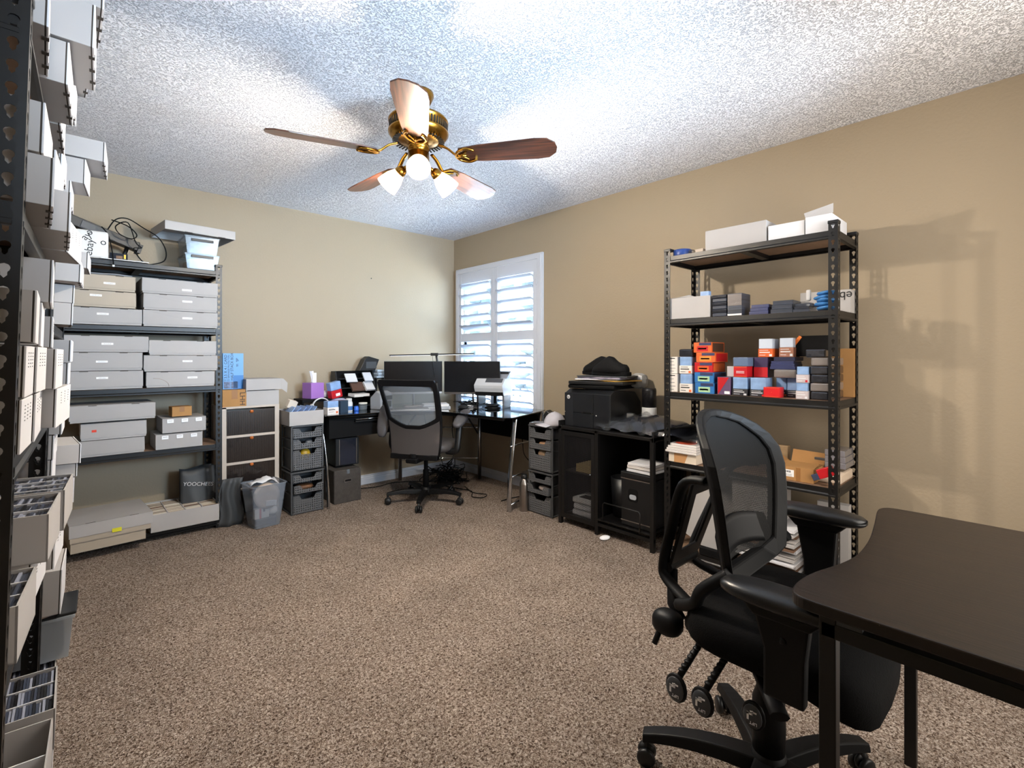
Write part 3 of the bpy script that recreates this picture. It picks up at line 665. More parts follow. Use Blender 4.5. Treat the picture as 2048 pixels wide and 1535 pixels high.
for nm, lbl, pts in (
 ('power_cable', 'loop of black cable arching over the top of the back-wall unit', [(-2.90, -.33, 1.99), (-2.86, -.33, 2.06), (-2.80, -.33, 2.075), (-2.72, -.33, 2.03), (-2.64, -.33, 1.98), (-2.60, -.33, 1.90), (-2.61, -.33, 1.83), (-2.68, -.33, 1.798), (-2.72, -.34, 1.797)]),
 ('power_cable', 'black cable with a plug hanging over the top board of the back-wall unit', [(-2.93, -.34, 2.0), (-2.90, -.36, 1.95), (-2.885, -.40, 1.86), (-2.88, -.425, 1.80), (-2.878, -.43, 1.755)]),
 ('power_cable', 'coiled black adapter cable tangled round the metal bar', [(-2.88, -.30, 2.06), (-2.80, -.32, 2.03), (-2.755, -.33, 1.98), (-2.78, -.33, 1.95), (-2.84, -.33, 1.97), (-2.86, -.32, 2.02), (-2.80, -.33, 2.05), (-2.76, -.33, 1.93), (-2.73, -.33, 1.90), (-2.77, -.33, 1.89), (-2.74, -.33, 1.83), (-2.71, -.33, 1.80)])):
    c = B().tube(curve_pts(pts), .0035, 6); o = tag(c.make(nm, BLKM), lbl, 'cable', 'cables on the back-wall unit')
    if 'plug' in lbl: B().box(-2.883, -2.873, -.435, -.425, 1.745, 1.757).make('plug', WHT, o)
B().box(-2.70, -2.69, -.335, -.325, 1.8, 1.8) 
o = thing('card_case', 'small dark display case on the top board beside the printed parcel', 'display case', (-2.85, -.34, zt+.006))
B().box(-.045, .045, -.04, .04, 0, .042).make('case', mat('dark_display_case', '#20252e', .1, coat=.5), o, bevel=.002)
B().box(.026, .036, -.0408, -.04, .01, .036).make('gold_label', mat('gold_foil', '#b98a3c', .3, metal=1), o)
B().box(-.012, .02, -.0408, -.04, .008, .026).make('picture', mat('brown_print', '#6b4c2c', .5, var=.3, vscale=60), o)
tag(B().box(-2.94, -2.70, -.42, -.26, zt, zt+.005).make('foam_sheet', WHT, bevel=.001), 'thin white sheet under the display case on the top board', 'sheet')
def cleartub(label, z0, h, dark, inner):
    t = thing('plastic_bin', label, 'plastic bin', (-2.40, -.25, z0), 0, 'clear handled bins on the back-wall unit')
    tub(t, -.10, .10, -.14, .14, h, tp=.014)
    B().box(-.065, .065, -.149, -.143, h*dark-.012, h*dark+.006).make('label_strip', BLK2, t, bevel=.001)
    B().box(-.075, .075, -.11, .11, .004, h*.7).make('contents', inner, t, bevel=.01)
    return t
cleartub('clear bin with brown contents, lower of the pair under the overhanging lid', zt+.002, .10, .85, mat('brown_contents', '#b08a66', .7, var=.3, vscale=30))
cleartub('clear bin of bluish items, upper of the pair under the overhanging lid', zt+.106, .115, .80, mat('bluish_contents', '#7f93a4', .5, var=.4, vscale=35))
l = thing('box_lid', 'large white box lid balanced on the two clear bins, overhanging sideways', 'box lid', (-2.44, -.24, 2.022), .10)
b = B(); b.box(-.20, .22, -.19, .16, .055, .058)
for a in ((-.20, .22, -.19, -.187), (-.20, .22, .157, .16), (-.20, -.197, -.19, .16), (.217, .22, -.19, .16)): b.box(*a, .0, .058)
b.make('shell', CARD, l, bevel=.001)
b = B(); b.box(-.09, -.045, -.1906, -.186, -.0004, .003); b.box(.11, .155, -.1906, -.186, -.0004, .003); b.make('tab_slot', SLOT, l)
c = B().tube(curve_pts([(-3.0, -.40, 1.70), (-2.93, -.40, 1.70), (-2.86, -.38, 1.705), (-2.78, -.37, 1.70)]), .006, 8)
tag(c.make('plastic_tube', mat('grey_tubing', '#6f7377', .4)), 'grey plastic tube lying on the topmost cream box', 'tube')
tag(B().tube([(-.96-.0, .0, 1.93), (-.96, -.006, 1.93)], .005).make('wall_hook', BLK2), 'tiny dark nail in the bare back wall', 'nail')
# ------------------------------------------------------------------ white drawer cabinet, bag, bin, grey drawer towers
cab = thing('drawer_cabinet', 'white framed drawer cabinet with ribbed dark windows and amber knobs', 'drawer cabinet', (-2.272, -.335, 0))
W_ = .385; IV = mat('ivory_plastic', '#b9ada0', .45)
b = B(); b.box(0, .004, 0, .32, .03, .825); b.box(W_-.004, W_, 0, .32, .03, .825); b.box(0, W_, .316, .32, .03, .825); b.box(0, W_, 0, .32, .815, .829); b.box(0, W_, 0, .32, .03, .045)
for x in (0, W_-.03): b.box(x, x+.03, 0, .02, .0, .829)
for z in (.03, .225, .42, .615): b.box(.03, W_-.03, 0, .02, z-.012 if z > .05 else z-.02, z+.008)
b.make('body', IV, cab, bevel=.002)
RIB = mat('ribbed_dark_window', '#241c18', .25, coat=.5, alpha=.93); AMB = mat('amber_knob', '#b5622a', .2, coat=.6)
for k, z in enumerate((.05, .235, .43, .625)):
    dr = B(); 
    for i in range(27): dr.box(.032+i*.012, .0425+i*.012, -.003, .003, z, z+.175)
    dr.box(.030, W_-.03, .003, .006, z, z+.178)
    d = dr.make('drawer', RIB, cab)
    B().ell((W_/2, -.008, z+.165), (.014, .012, .012), n=12).make('knob', AMB, d)
B().box(.09, .29, .05, .25, .45, .475).make('drawer_contents', PAPER, cab)
carton('carton', 'kraft carton with handwriting under the blue box on the white drawer cabinet', -2.268, -2.113, -.335, -.06, .831, .953, tape=True)
c_ = [o for o in COL.objects if o.get('label', '').startswith('kraft carton with hand')][0]
text('LHH', .05, INK, c_, (.05, -.1378, .055), (PI/2, PI/2, 0), 'handwriting')
bb = thing('retail_box', 'blue printed card sleeve box standing upright on the kraft carton', 'retail box', (-2.185, -.24, .955), .03)
LB_ = mat('sky_blue_print', '#5f95c8', .4); LB2 = mat('deep_blue_print', '#2f6fb0', .4)
B().box(-.068, .068, -.03, .03, 0, .262).make('body', LB_, bb, bevel=.001)
B().box(-.0, .0682, -.0306, -.0298, 0, .10).make('print_band', LB2, bb)
text('3.5 X 4.1 CARD', .026, INK, bb, (-.050, -.0306, .165), (PI/2, -PI/2, 0))
text('SEMI-RIGID PROTECTORS', .015, INK, bb, (-.030, -.0306, .165), (PI/2, -PI/2, 0))
text('HALF STACK BOX', .025, INK, bb, (-.008, -.0306, .165), (PI/2, -PI/2, 0))
text('2113', .02, INK, bb, (-.045, -.0306, .065), FY)
b = B()
for i in range(5):
    b.box(.018, .018+.004*((i*3) % 4+2), -.0306, -.0298, .20+i*.006, .203+i*.006); b.box(.02, .02+.004*((i*2) % 3+2), -.0306, -.0298, .165+i*.004, .167+i*.004)
b.make('small_print', INK, bb)
ph = mat('card_photo_print', '#5c6a8c', .4, var=.6, vscale=60)
B().box(-.062, -.018, -.0306, -.0298, .006, .055).make('photo', ph, bb); B().box(-.014, .030, -.0306, -.0298, .006, .055).make('photo', ph, bb)
wb = thing('carton', 'white carton with a loose folded lid on the white drawer cabinet', 'carton', (-2.0, -.20, .831), .0)
B().box(-.113, .113, -.135, .12, 0, .108).make('body', CARD, wb, bevel=.001)
b = B(); b.box(-.115, .13, -.15, .12, .192, .195); b.box(-.115, .13, -.15, -.147, .115, .195); b.box(-.118, -.115, -.15, .12, .10, .195)
b.add([(.125, -.1505, .195), (.14, -.152, .193), (.170, -.156, .16), (.165, -.156, .085), (.125, -.1505, .118)], [(0, 1, 2, 3, 4)])
b.make('lid', CARD, wb, solid=.002)
# bags
bg_ = thing('shopping_bag', 'charcoal shopping bag with white lettering leaning at the end of the shelf unit', 'shopping bag', (-2.372, -.22, .06), 0)
def bagf(x0, x1, y, h, d, lean=0):
    return lambda u, v: (x0+(x1-x0)*u, y+d*math.sin(PI*u)*(1-v*.6)+lean*v+.006*math.sin(9*u+4*v), h*v-.01*math.sin(6*u)*v)
b = B(); b.sheet(bagf(-.13, .085, -.03, .34, -.02, .04), 12, 8); b.sheet(bagf(-.13, .085, .03, .34, .03, .03), 12, 8); b.make('bag', BAGF, bg_, solid=.002, recalc=False)
text('YOOCHEES', .036, WHT, bg_, (-.03, -.047, .235), (PI/2, .16, 0), ext=.001)
bg2 = thing('shopping_bag', 'grey crumpled bag standing between the shelf post and the waste bin', 'shopping bag', (-2.235, -.385, 0), 0)
b = B(); b.sheet(lambda u, v: (-.05+.125*u-.03*(1-v)*(1-u)+.012*math.sin(7*v), -.02-.02*math.sin(PI*u)*(1-v)+.01*math.sin(12*u), .33*v), 12, 10)
b.sheet(lambda u, v: (-.05+.125*u, .03, .32*v), 6, 6); b.make('bag', BAGF, bg2, solid=.002, recalc=False)
# smoked waste bin with rubbish
bn = thing('waste_bin', 'smoked clear waste bin full of paper and packaging beside the grey drawers', 'waste bin', (-2.055, -.55, 0), .10)
b = B(); n = 28; vs = []
def rp(w, d, r): return rrect(-w, w, -d, d, r, 6)
lo = rp(.085, .075, .02); hi = rp(.118, .108, .025); N = len(lo)
b.add([(x, y, .004) for x, y in lo]+[(x, y, .30) for x, y in hi], [tuple(range(N-1, -1, -1))]+[(i, (i+1) % N, N+(i+1) % N, N+i) for i in range(N)], sm=False)
b.make('body', SMOKE, bn, solid=.002)
b = B(); b.ring(rp(.124, .114, .028), rp(.116, .106, .024), .297, .303, 'z'); b.make('rim', SMOKE, bn, bevel=.001)
def rub(nm, lbl, bb_, m, **k): tag(bb_.make(nm, m, **k), lbl, nm.replace('_', ' '), 'rubbish in the smoked bin')
b = B().lathe([(0, 0), (.055, .0), (.062, .006), (.088, .012), (.09, .014), (.06, .012), (.054, .006), (0, .005)], 28)
rub('paper_plate', 'tan paper plate standing inside the smoked waste bin', b, mat('tan_plate', '#a59689', .7), loc=(-2.055, -.598, .215), rot=(1.35, .1, .08))
b = B(); b.sheet(lambda u, v: (-.10+.19*u, -.06+.13*v, .04*math.sin(PI*u)*(.6+.4*math.sin(5*v))+.012*math.sin(11*u+3*v)), 10, 8)
rub('crumpled_paper', 'crumpled white paper heaped over the rim of the waste bin', b, PAPER, loc=(-2.055, -.545, .298), solid=.002, recalc=False)
b = B(); b.box(-.05, .045, -.004, .03, -.035, .035); b.box(-.02, -.007, -.005, -.004, -.035, .035, 1); b.box(.005, .018, -.005, -.004, .008, .03, 2)
rub('medicine_box', 'white printed box with a red stripe pressed against the bin wall', b, [PAPER, RED, NAVYP], loc=(-2.085, -.617, .105), rot=(0, 0, .1))
b = B().box(-.035, .04, -.003, .02, -.018, .018); rub('folded_paper', 'folded white slip above the striped box in the bin', b, PAPER, loc=(-2.03, -.625, .165), rot=(0, .1, .1), bevel=.004)
b = B().ell((0, 0, 0), (.035, .03, .03), n=10); rub('tissue_ball', 'crumpled tissue ball inside the waste bin', b, WHISK, loc=(-2.01, -.59, .105))
b = B().box(-.07, .07, -.05, .05, 0, .055); rub('dark_packaging', 'dark packaging at the bottom of the waste bin', b, NAVY, loc=(-2.055, -.55, .008), bevel=.01)

def drawer_tower(label, loc, rz, w=.245, d=.22, items=()):
    t = thing('drawer_tower', label, 'drawer tower', loc, rz, 'grey perforated drawer towers')
    for z0, z1, nm in ((0, .318, 'lower'), (.33, .668, 'upper')):
        f = B(); p = .012
        for x in (0, w-p):
            for y in (0, d-p): f.box(x, x+p, y, y+p, z0, z1)
        f.box(-.004 if nm == 'lower' else 0, w+(.004 if nm == 'lower' else 0), -.004, d, z1-.008, z1+.004)
        for z in ((z0+z1)/2-.01, z0+.23): 
            for x in (.0, w-.004): f.box(x, x+.004, 0, d, z, z+.006)
        f.box(0, w, 0, d, z0+.004, z0+.012)
        f.make('frame', GRYD, t, bevel=.0015)
    for (z0, h, dz) in ((.335, .15, 0), (.492, .075, 0), (.575, .075, 0), (.012, .135, .0), (.165, .06, -.025), (.24, .06, 0)):
        ff = B(); m_ = w/2; x0, x1 = .014, w-.014; H_ = h; k = .035 if h > .1 else .032
        pr = [(x0+.004, z0), (x1-.004, z0), (x1, z0+H_), (m_+.065, z0+H_), (m_+.045, z0+H_-k), (m_-.045, z0+H_-k), (m_-.065, z0+H_), (x0, z0+H_)]
        yo = -.004+dz
        dr = B().prism(pr, yo, yo+.004, 'y').make('drawer', PERF, t)
        s = B(); s.box(x0, x0+.002, yo+.004, d-.02, z0, z0+H_-.004); s.box(x1-.002, x1, yo+.004, d-.02, z0, z0+H_-.004); s.box(x0, x1, yo+.004, d-.02, z0, z0+.002); s.box(x0, x1, d-.022, d-.02, z0, z0+H_-.004)
        s.make('drawer_tray', GRYD, dr)
        B().box(x0-.002, x0+.03, yo-.002, yo+.006, z0+H_-.003, z0+H_).make('drawer_lip', GRY, dr); B().box(x1-.03, x1+.002, yo-.002, yo+.006, z0+H_-.003, z0+H_).make('drawer_lip', GRY, dr)
    return t
drawer_tower('tower of grey perforated drawers under the white tray beside the waste bin', (-1.850, -.49, 0), 0)
drawer_tower('tower of grey perforated drawers under the white cap, between desk and black cabinet', (-.455, -1.605, 0), -PI/2, w=.25, d=.24)
for nm, lbl, x, y, z, r, m in (('yellow_bag', 'crumpled yellow bag showing in the third drawer of the tower under the white tray', -1.73, -.44, .44, (.04, .03, .045), mat('yellow_film', '#a8871f', .4, bump=.8)),
     ('fabric_ball', 'grey rolled cloth in the second drawer under the white tray', -1.70, -.43, .525, (.03, .03, .026), GRY), ('small_parts', 'brown odds and ends in a low drawer beside the waste bin', -1.73, -.42, .19, (.07, .05, .022), mat('brown_bits', '#6d4a30', .6, var=.5, vscale=60)),
     ('wallet', 'tan leather pouch in the second drawer of the tower by the black cabinet', -.40, -1.73, .53, (.04, .05, .02), mat('tan_leather', '#a07a5c', .6)), ('paper_pouch', 'pale pouch in a low drawer of the tower by the black cabinet', -.40, -1.72, .19, (.03, .05, .02), mat('pale_pouch', '#b4a49a', .6)),
     ('brown_pouch', 'brown pouch in the third drawer of the tower by the black cabinet', -.40, -1.72, .45, (.04, .05, .035), mat('brown_pouch', '#8b7259', .7))):
    tag(B().ell((0, 0, 0), r, n=12, e=.8).make(nm, m, loc=(x, y, z)), lbl, nm.replace('_', ' '), 'things inside the grey drawers')
# white tray of sleeves on the tower
tr = thing('open_carton', 'white open tray carton piled with blue card sleeves on the grey drawer tower', 'open carton', (-1.868, -.50, .672), 0)
b = B(); w, d, h = .262, .30, .108
b.box(0, w, 0, d, 0, .002)
for a in ((0, w, 0, .003), (0, w, d-.003, d), (0, .003, 0, d), (w-.003, w, 0, d)): b.box(*a, 0, h)
b.make('body', CARD, tr)
for i in range(13):
    M = Matrix.Translation((-1.83+i*.014, -.40+.05*(i % 3), .775+.004*(i % 2))) @ Matrix.Rotation(-.9+.07*(i % 4), 4, 'Y')
    tag(B().box(-.035, .035, -.05, .05, -.003, .003).make('card_sleeve_pack', BLUEF if i % 4 else BLUEB, loc=M.to_translation(), rot=M.to_euler()), ORD[i]+' blue card sleeve pack, counted from the waste bin side of the white tray carton', 'sleeve pack', 'sleeve packs in the white tray')
tag(B().box(-.035, .035, -.02, .02, -.03, .03).make('small_box', mat('cream_carton', '#d8cbb9', .5), loc=(-1.79, -.32, .822), rot=(.3, .3, .2), bevel=.002), 'tilted cream box on the sleeves in the white tray', 'box')
# ------------------------------------------------------------------ corner desk
ZD = .735
dk = thing('corner_desk', 'black glass corner desk on curved chrome legs under the shuttered window', 'desk', (0, 0, 0))
top = [(-1.605, -.04), (-1.605, -.54)] + [(p.x, p.y) for p in curve_pts([(-1.60, -.545, 0), (-1.2, -.60, 0), (-.98, -.69, 0), (-.83, -.82, 0), (-.755, -1.0, 0), (-.71, -1.33, 0), (-.69, -1.52, 0)], 4)] + [(-.675, -1.58), (-.63, -1.61), (-.11, -1.43), (-.05, -1.40), (-.05, -.04)]
B().prism(top, ZD-.008, ZD, 'z').make('desk_top', DGLASS, dk, bevel=.0015)
fr = B(); fr.tube([(-1.56, -.50, ZD-.025), (-1.10, -.54, ZD-.025), (-.80, -.76, ZD-.025), (-.66, -1.1, ZD-.025), (-.62, -1.50, ZD-.025)], .012); fr.tube([(-1.56, -.12, ZD-.025), (-.12, -.12, ZD-.025), (-.12, -1.38, ZD-.025)], .012)
fr.make('under_frame', BLK, dk)
def flatleg(pts, w, nm='leg', m=CHROME):
    b = B(); ps = [Vector(p) for p in pts]
    for i in range(len(ps)-1): pass
    b.tube(ps, w, 10, flat=.45); return b.make(nm, m, dk)
flatleg(curve_pts([(-.50, -1.50, .715), (-.528, -1.506, .55), (-.556, -1.511, .35), (-.574, -1.514, .15), (-.578, -1.515, .0)]), .024)
flatleg(curve_pts([(-1.60, -.40, .715), (-1.59, -.44, .55), (-1.58, -.475, .35), (-1.573, -.494, .15), (-1.57, -.50, .0)]), .024)
for x, y in ((-.10, -.56), (-.71, -.10), (-1.55, -.08), (-.10, -1.38)): B().tube([(x, y, ZD-.015), (x, y, 0)], .018, 10).make('leg', SILV, dk)
b = B()
for z in (.50, .20): b.tube(curve_pts([(-.71, -.10, z), (-.40, -.30, z), (-.10, -.56, z)]), .007, 8)
b.make('stretcher', CHROME, dk)
b = B()
for z in (.50, .26, .05): b.tube([(-.57, -1.52, z), (-.10, -1.38, z)], .006, 8)
b.make('side_bar', CHROME, dk)
B().tube([(-.10, -.56, .42), (-.24, -.46, .69)], .008, 8).make('brace', BLK, dk); B().tube([(-.71, -.10, .42), (-.55, -.2, .69)], .008, 8).make('brace', BLK, dk)
B().box(-.112, -.10, -1.36, -.60, .46, .70).make('back_panel', BLKM, dk, bevel=.002)
kd = B(); kd.box(-1.565, -1.03, -.50, -.49, .545, .715); kd.box(-1.565, -1.555, -.49, -.15, .545, .715); kd.make('hanging_panel', BLKM, dk)
B().box(-1.36, -1.0, -.53, -.20, .66, .672).make('keyboard_tray', BLK2, dk, bevel=.003)
B().tube([(-1.36, -.528, .684), (-1.0, -.528, .684)], .004).make('tray_rail', CHROME, dk)
# under the desk: computer tower, linen cube, cable heap
o = thing('computer_tower', 'black computer tower standing on the grey linen storage cube under the desk', 'computer', (-1.345, -.20, .285), -.05)
B().box(-.10, .10, -.16, .14, 0, .23).make('case', BLK2, o, bevel=.006)
b = B(); b.box(-.07, -.066, -.1625, -.16, .01, .22); b.box(.075, .079, -.1625, -.16, .01, .22); b.make('trim_strip', SILV, o)
B().box(-.062, .07, -.163, -.16, .01, .22).make('front_panel', mat('dark_blue_plastic', '#161d2b', .25, coat=.5), o, bevel=.001)
cb = thing('storage_cube', 'grey linen storage cube with a metal grommet handle under the desk', 'storage cube', (-1.385, -.30, 0), .0)
b = B(); b.box(-.115, .115, -.14, .13, 0, .27); b.make('body', CUBEF, cb, bevel=.006)
b = B(); b.ring(rrect(-.035, .035, .165, .195, .014, 5), rrect(-.027, .027, .172, .188, .008, 5), -.143, -.139, 'y'); b.make('grommet', SILV, cb)
B().prism(rrect(-.028, .028, .171, .189, .008, 5), -.1412, -.1395, 'y').make('handle_hole', BLKM, cb)
B().box(-.01, .014, -.1425, -.14, .235, .268).make('tag_pocket', CLEAR, cb)
hp = B(); random.seed(3)
for i in range(34):
    cx, cy = -.42+random.uniform(-.12, .13), -.45+random.uniform(-.10, .10); z = .02+random.random()*.12
    pts = [(cx+random.uniform(-.16, .16), cy+random.uniform(-.13, .13), max(.008, z+random.uniform(-.08, .07))) for _ in range(5)]
    hp.tube(curve_pts(pts, 5), .0035, 5)
tag(hp.make('cable_heap', BLKM, kind='stuff'), 'tangled heap of black cables on the carpet under the desk corner', 'cables')
for lbl, pts in (('black cable looping forward across the carpet under the desk', [(-.55, -.52, .01), (-.50, -.70, .008), (-.45, -.88, .006), (-.55, -1.02, .006), (-.50, -1.10, .006), (-.42, -1.05, .006), (-.47, -.92, .008), (-.40, -.72, .008)]),
   ('black cable hanging in a curve behind the curved chrome leg', [(-.14, -1.18, .62), (-.13, -1.2, .45), (-.13, -1.22, .34), (-.12, -1.30, .28), (-.12, -1.40, .30), (-.10, -1.42, .34)]),
   ('black cable with a bare white end lying by the wall under the desk', [(-.08, -1.55, .01), (-.12, -1.35, .006), (-.3, -1.28, .006), (-.45, -1.28, .006)]),
   ('black cable drooping from the desk edge behind the mesh chair', [(-.55, -.25, .72), (-.52, -.28, .5), (-.45, -.36, .3), (-.42, -.42, .12)]),
   ('black cable running diagonally down to the cable heap', [(-.30, -.45, .72), (-.34, -.44, .5), (-.30, -.42, .3), (-.38, -.45, .1)]),
   ('thin black cable trailing along the baseboard from the desk leg', [(-1.2, -.12, .01), (-1.0, -.18, .006), (-.8, -.16, .008), (-.6, -.3, .01)])):
    tag(B().tube(curve_pts(pts, 8), .0035, 6).make('floor_cable', BLKM), lbl, 'cable', 'cables under the desk')
pwr = thing('power_strip', 'black power brick buried in the cable heap', 'power strip', (-.40, -.46, .0), .5)
B().box(-.10, .10, -.035, .035, 0, .05).make('body', BLK2, pwr, bevel=.006)
# monitors
def monitor(label, x, y, n_ang, tint):
    t = thing('monitor', label, 'monitor', (x, y, ZD), n_ang, 'pair of monitors')   # local -y faces the viewer
    w, h = .262, .30; z0 = .115
    B().box(-w, w, .004, .024, z0, z0+h).make('back_shell', BLK2, t, bevel=.006)
    B().box(-w, w, -.002, .004, z0, z0+.018).make('chin', SILV, t, bevel=.001)
    b = B(); b.ring([(-w, z0+.018), (w, z0+.018), (w, z0+h), (-w, z0+h)], [(-w+.004, z0+.020), (w-.004, z0+.020), (w-.004, z0+h-.004), (-w+.004, z0+h-.004)], -.002, .006, 'y'); b.make('bezel', BLK2, t)
    B().box(-w+.004, w-.004, .001, .003, z0+.02, z0+h-.004).make('screen', tint, t)
    B().tube([(0, .05, .008), (0, .03, .2)], .016, 10, flat=.6).make('stand_neck', SILV, t)
    B().prism(rrect(-.09, .09, -.04, .11, .02, 4), 0, .008, 'z').make('stand_foot', SILV, t, bevel=.002)
monitor('black monitor with its screen half hidden behind the mesh chair back', -.735, -.385, -.50, mat('monitor_screen_warm', '#120d0a', .25, spec=.25))
monitor('black monitor between the window and the mesh chair, beside the document scanner', -.375, -.79, -.95, SCREEN)
lb_ = thing('light_bar', 'slim black desk light bar held above the two monitors', 'desk lamp', (-.585, -.505, 0), -.74)
b = B().box(-.39, .39, -.012, .012, 1.208, 1.218); b.make('bar', BLK2, lb_, bevel=.003, rot=(0, -.02, 0))
B().box(-.38, .38, -.010, .010, 1.203, 1.208).make('diffuser', mat('white_diffuser', '#f2f2f2', .4), lb_, rot=(0, -.02, 0))
B().box(-.035, .035, -.018, .018, 1.20, 1.226).make('pivot', BLK2, lb_, bevel=.004)
B().tube([(.012, .02, 1.205), (.02, .075, 1.10), (.02, .085, .745)], .010, 8).make('arm', BLK2, lb_)
B().tube(curve_pts([(-.02, 0, 1.20), (-.01, .01, 1.10), (0, .02, 1.0)]), .0015, 5).make('cord', BLK2, lb_)
# document scanner
sc = thing('document_scanner', 'silver and black document scanner on the desk in front of the window', 'scanner', (-.255, -.955, ZD), -PI/2+.42)
W2 = .135
for sx in (-1, 1):
    B().prism([(-.07, 0), (.075, 0), (.085, .11), (.07, .155), (-.04, .15), (-.075, .12)], sx*W2-.018*(sx > 0), sx*W2+.018*(sx < 0), 'x').make('side_leg', BLK2 if sx < 0 else GRY, sc, bevel=.003)
prf = [(-.085, .115), (.08, .115), (.10, .17), (.085, .235), (.03, .262), (-.06, .262), (-.12, .205), (-.115, .178)]
B().prism(prf, -W2-.004, W2+.004, 'x').make('head', mat('silver_plastic', '#b5b7ba', .35), sc, bevel=.004)
B().prism([(-.119, .204), (-.061, .2635), (-.058, .2625), (-.116, .203)], -W2*.3, W2-.012, 'x').make('control_panel', mat('smoked_panel', '#3c3c40', .2, coat=.4), sc)
B().box(-W2, W2, -.100, .03, .112, .172).make('feed_slot', BLKM, sc)
b = B(); b.prism([(.03, .262), (.075, .24), (.14, .315), (.125, .325)], -W2+.02, W2-.02, 'x'); b.make('paper_chute', mat('grey_chute', '#8b8f96', .4), sc, bevel=.002)
B().box(-W2+.06, W2-.025, .085, .125, .282, .318, M=Matrix.Identity(4)).make('chute_insert', BLK2, sc)
b = B().ell((0, -.02, .025), (.07, .055, .012), n=18, e=.8); b.ell((0, -.02, .005), (.078, .06, .010), n=18); b.make('output_tray', BLK2, sc)
B().tube([(0, .03, .02), (0, .03, .115)], .014, 8).make('column', BLKM, sc)
# small things on the desk
tag(B().ell((0, 0, .012), (.032, .05, .020), n=16).make('computer_mouse', BLK2, loc=(-.515, -.845, ZD), rot=(0, 0, .4)), 'black computer mouse at the front edge of the glass desk', 'mouse')
kb = thing('keyboard', 'pale flat keyboard seen through the mesh chair back', 'keyboard', (-.93, -.62, ZD), -.45)
B().box(-.18, .18, -.06, .06, 0, .012).make('body', WHT, kb, bevel=.003)
b = B()
for i in range(5):
    for j in range(14): b.box(-.172+j*.0247, -.150+j*.0247, -.052+i*.021, -.034+i*.021, .012, .015)
b.make('keys', GRY, kb)
for i, (z, r, m) in enumerate(((0, .1, PAPER), (.013, .0, WHT), (.024, .15, PAPER))):
    tag(B().box(-.11, .11, -.085, .085, 0, .012).make('notebook', m, loc=(-.62-.01*i, -.60, ZD+z), rot=(0, 0, -.6+r), bevel=.001), ('white notebook lowest of the pile before the monitors', 'white notebook in the middle of the pile before the monitors', 'white paper pad on top of the pile before the monitors')[i], 'notebook', 'papers before the monitors')
random.seed(5)
hb2 = B()
for i in range(12):
    cx, cy = -.36+random.uniform(-.08, .08), -.74+random.uniform(-.08, .08)
    hb2.tube(curve_pts([(cx+random.uniform(-.09, .09), cy+random.uniform(-.09, .09), ZD+.006+random.random()*.05) for _ in range(4)], 5), .0028, 5)
tag(hb2.make('cable_tangle', BLKM, kind='stuff'), 'tangle of thin cables on the glass desk between monitor and scanner', 'cables')
for i, (x, y, z, sx, sy, sz, m, l) in enumerate(((-.33, -.70, 0, .07, .05, .03, BLK2, 'black dock box among the cables on the desk'), (-.45, -.76, 0, .03, .02, .018, CHROME, 'small shiny gadget by the mouse on the desk'), (-.40, -.80, 0, .022, .03, .02, WHT, 'small white charger among the cables'), (-.30, -.80, 0, .02, .02, .06, mat('beige_cylinder', '#b9a58c', .5), 'beige pot beside the scanner foot'))):
    tag(B().box(-sx, sx, -sy, sy, 0, sz).make(('dock_box', 'gadget', 'charger', 'pot')[i], m, loc=(x, y, ZD+z), rot=(0, 0, .4*i), bevel=.005), l, ('dock', 'gadget', 'charger', 'pot')[i])
# left wing of the desk
rs = thing('monitor_riser', 'low black riser carrying the purple tissue box', 'riser', (-1.58, -.20, ZD))
b = B(); b.box(-.12, .14, -.10, .10, .09, .112); b.make('shelf', BLKM, rs, bevel=.002)
for x in (-.115, .125): B().box(x, x+.01, -.09, .09, 0, .09).make('leg', BLKM, rs)
ts = thing('tissue_box', 'purple cube tissue box with a white tissue standing up', 'tissue box', (-1.575, -.195, ZD+.113), .25)
B().box(-.06, .06, -.06, .06, 0, .128).make('box', PURP, ts, bevel=.002)
b = B(); b.sheet(lambda u, v: (-.018+.036*u+.008*math.sin(4*v)-.006*v, .012*math.sin(7*u+2*v), .10*v), 8, 6); b.sheet(lambda u, v: (-.012+.03*u, -.008+.01*math.sin(5*u), .085*v), 5, 5)
b.make('tissue', WHISK, ts, loc=(0, 0, .125), solid=.0015, recalc=False)
tag(B().ell((0, 0, .03), (.03, .03, .03), n=12).make('foam_ball', mat('pale_ball', '#c9bfc2', .6), loc=(-1.478, -.20, ZD+.113)), 'pale round ball beside the purple tissue box', 'ball')
rb = thing('card_deck_box', 'red and blue wrapped card sleeve pack tipped against the black organizer', 'sleeve pack', (-1.425, -.29, ZD+.115), rot=(0, -.18, .2))
B().box(-.05, .05, -.03, .03, 0, .065).make('red_half', RED, rb, bevel=.003); B().box(-.05, .05, -.03, .03, .066, .135).make('blue_half', BLUEB, rb, bevel=.006)
B().box(-.012, .028, -.0308, -.03, .015, .038).make('label', LAB, rb)
tag(B().ell((0, 0, 0), (.09, .06, .055), n=14, e=.8).make('wrapped_packs', mat('lilac_film', '#aeb3d0', .2, bump=1, bscale=30), loc=(-1.40, -.28, ZD+.056)), 'crinkled pale wrapped packs piled under the red sleeve pack', 'wrapped packs')
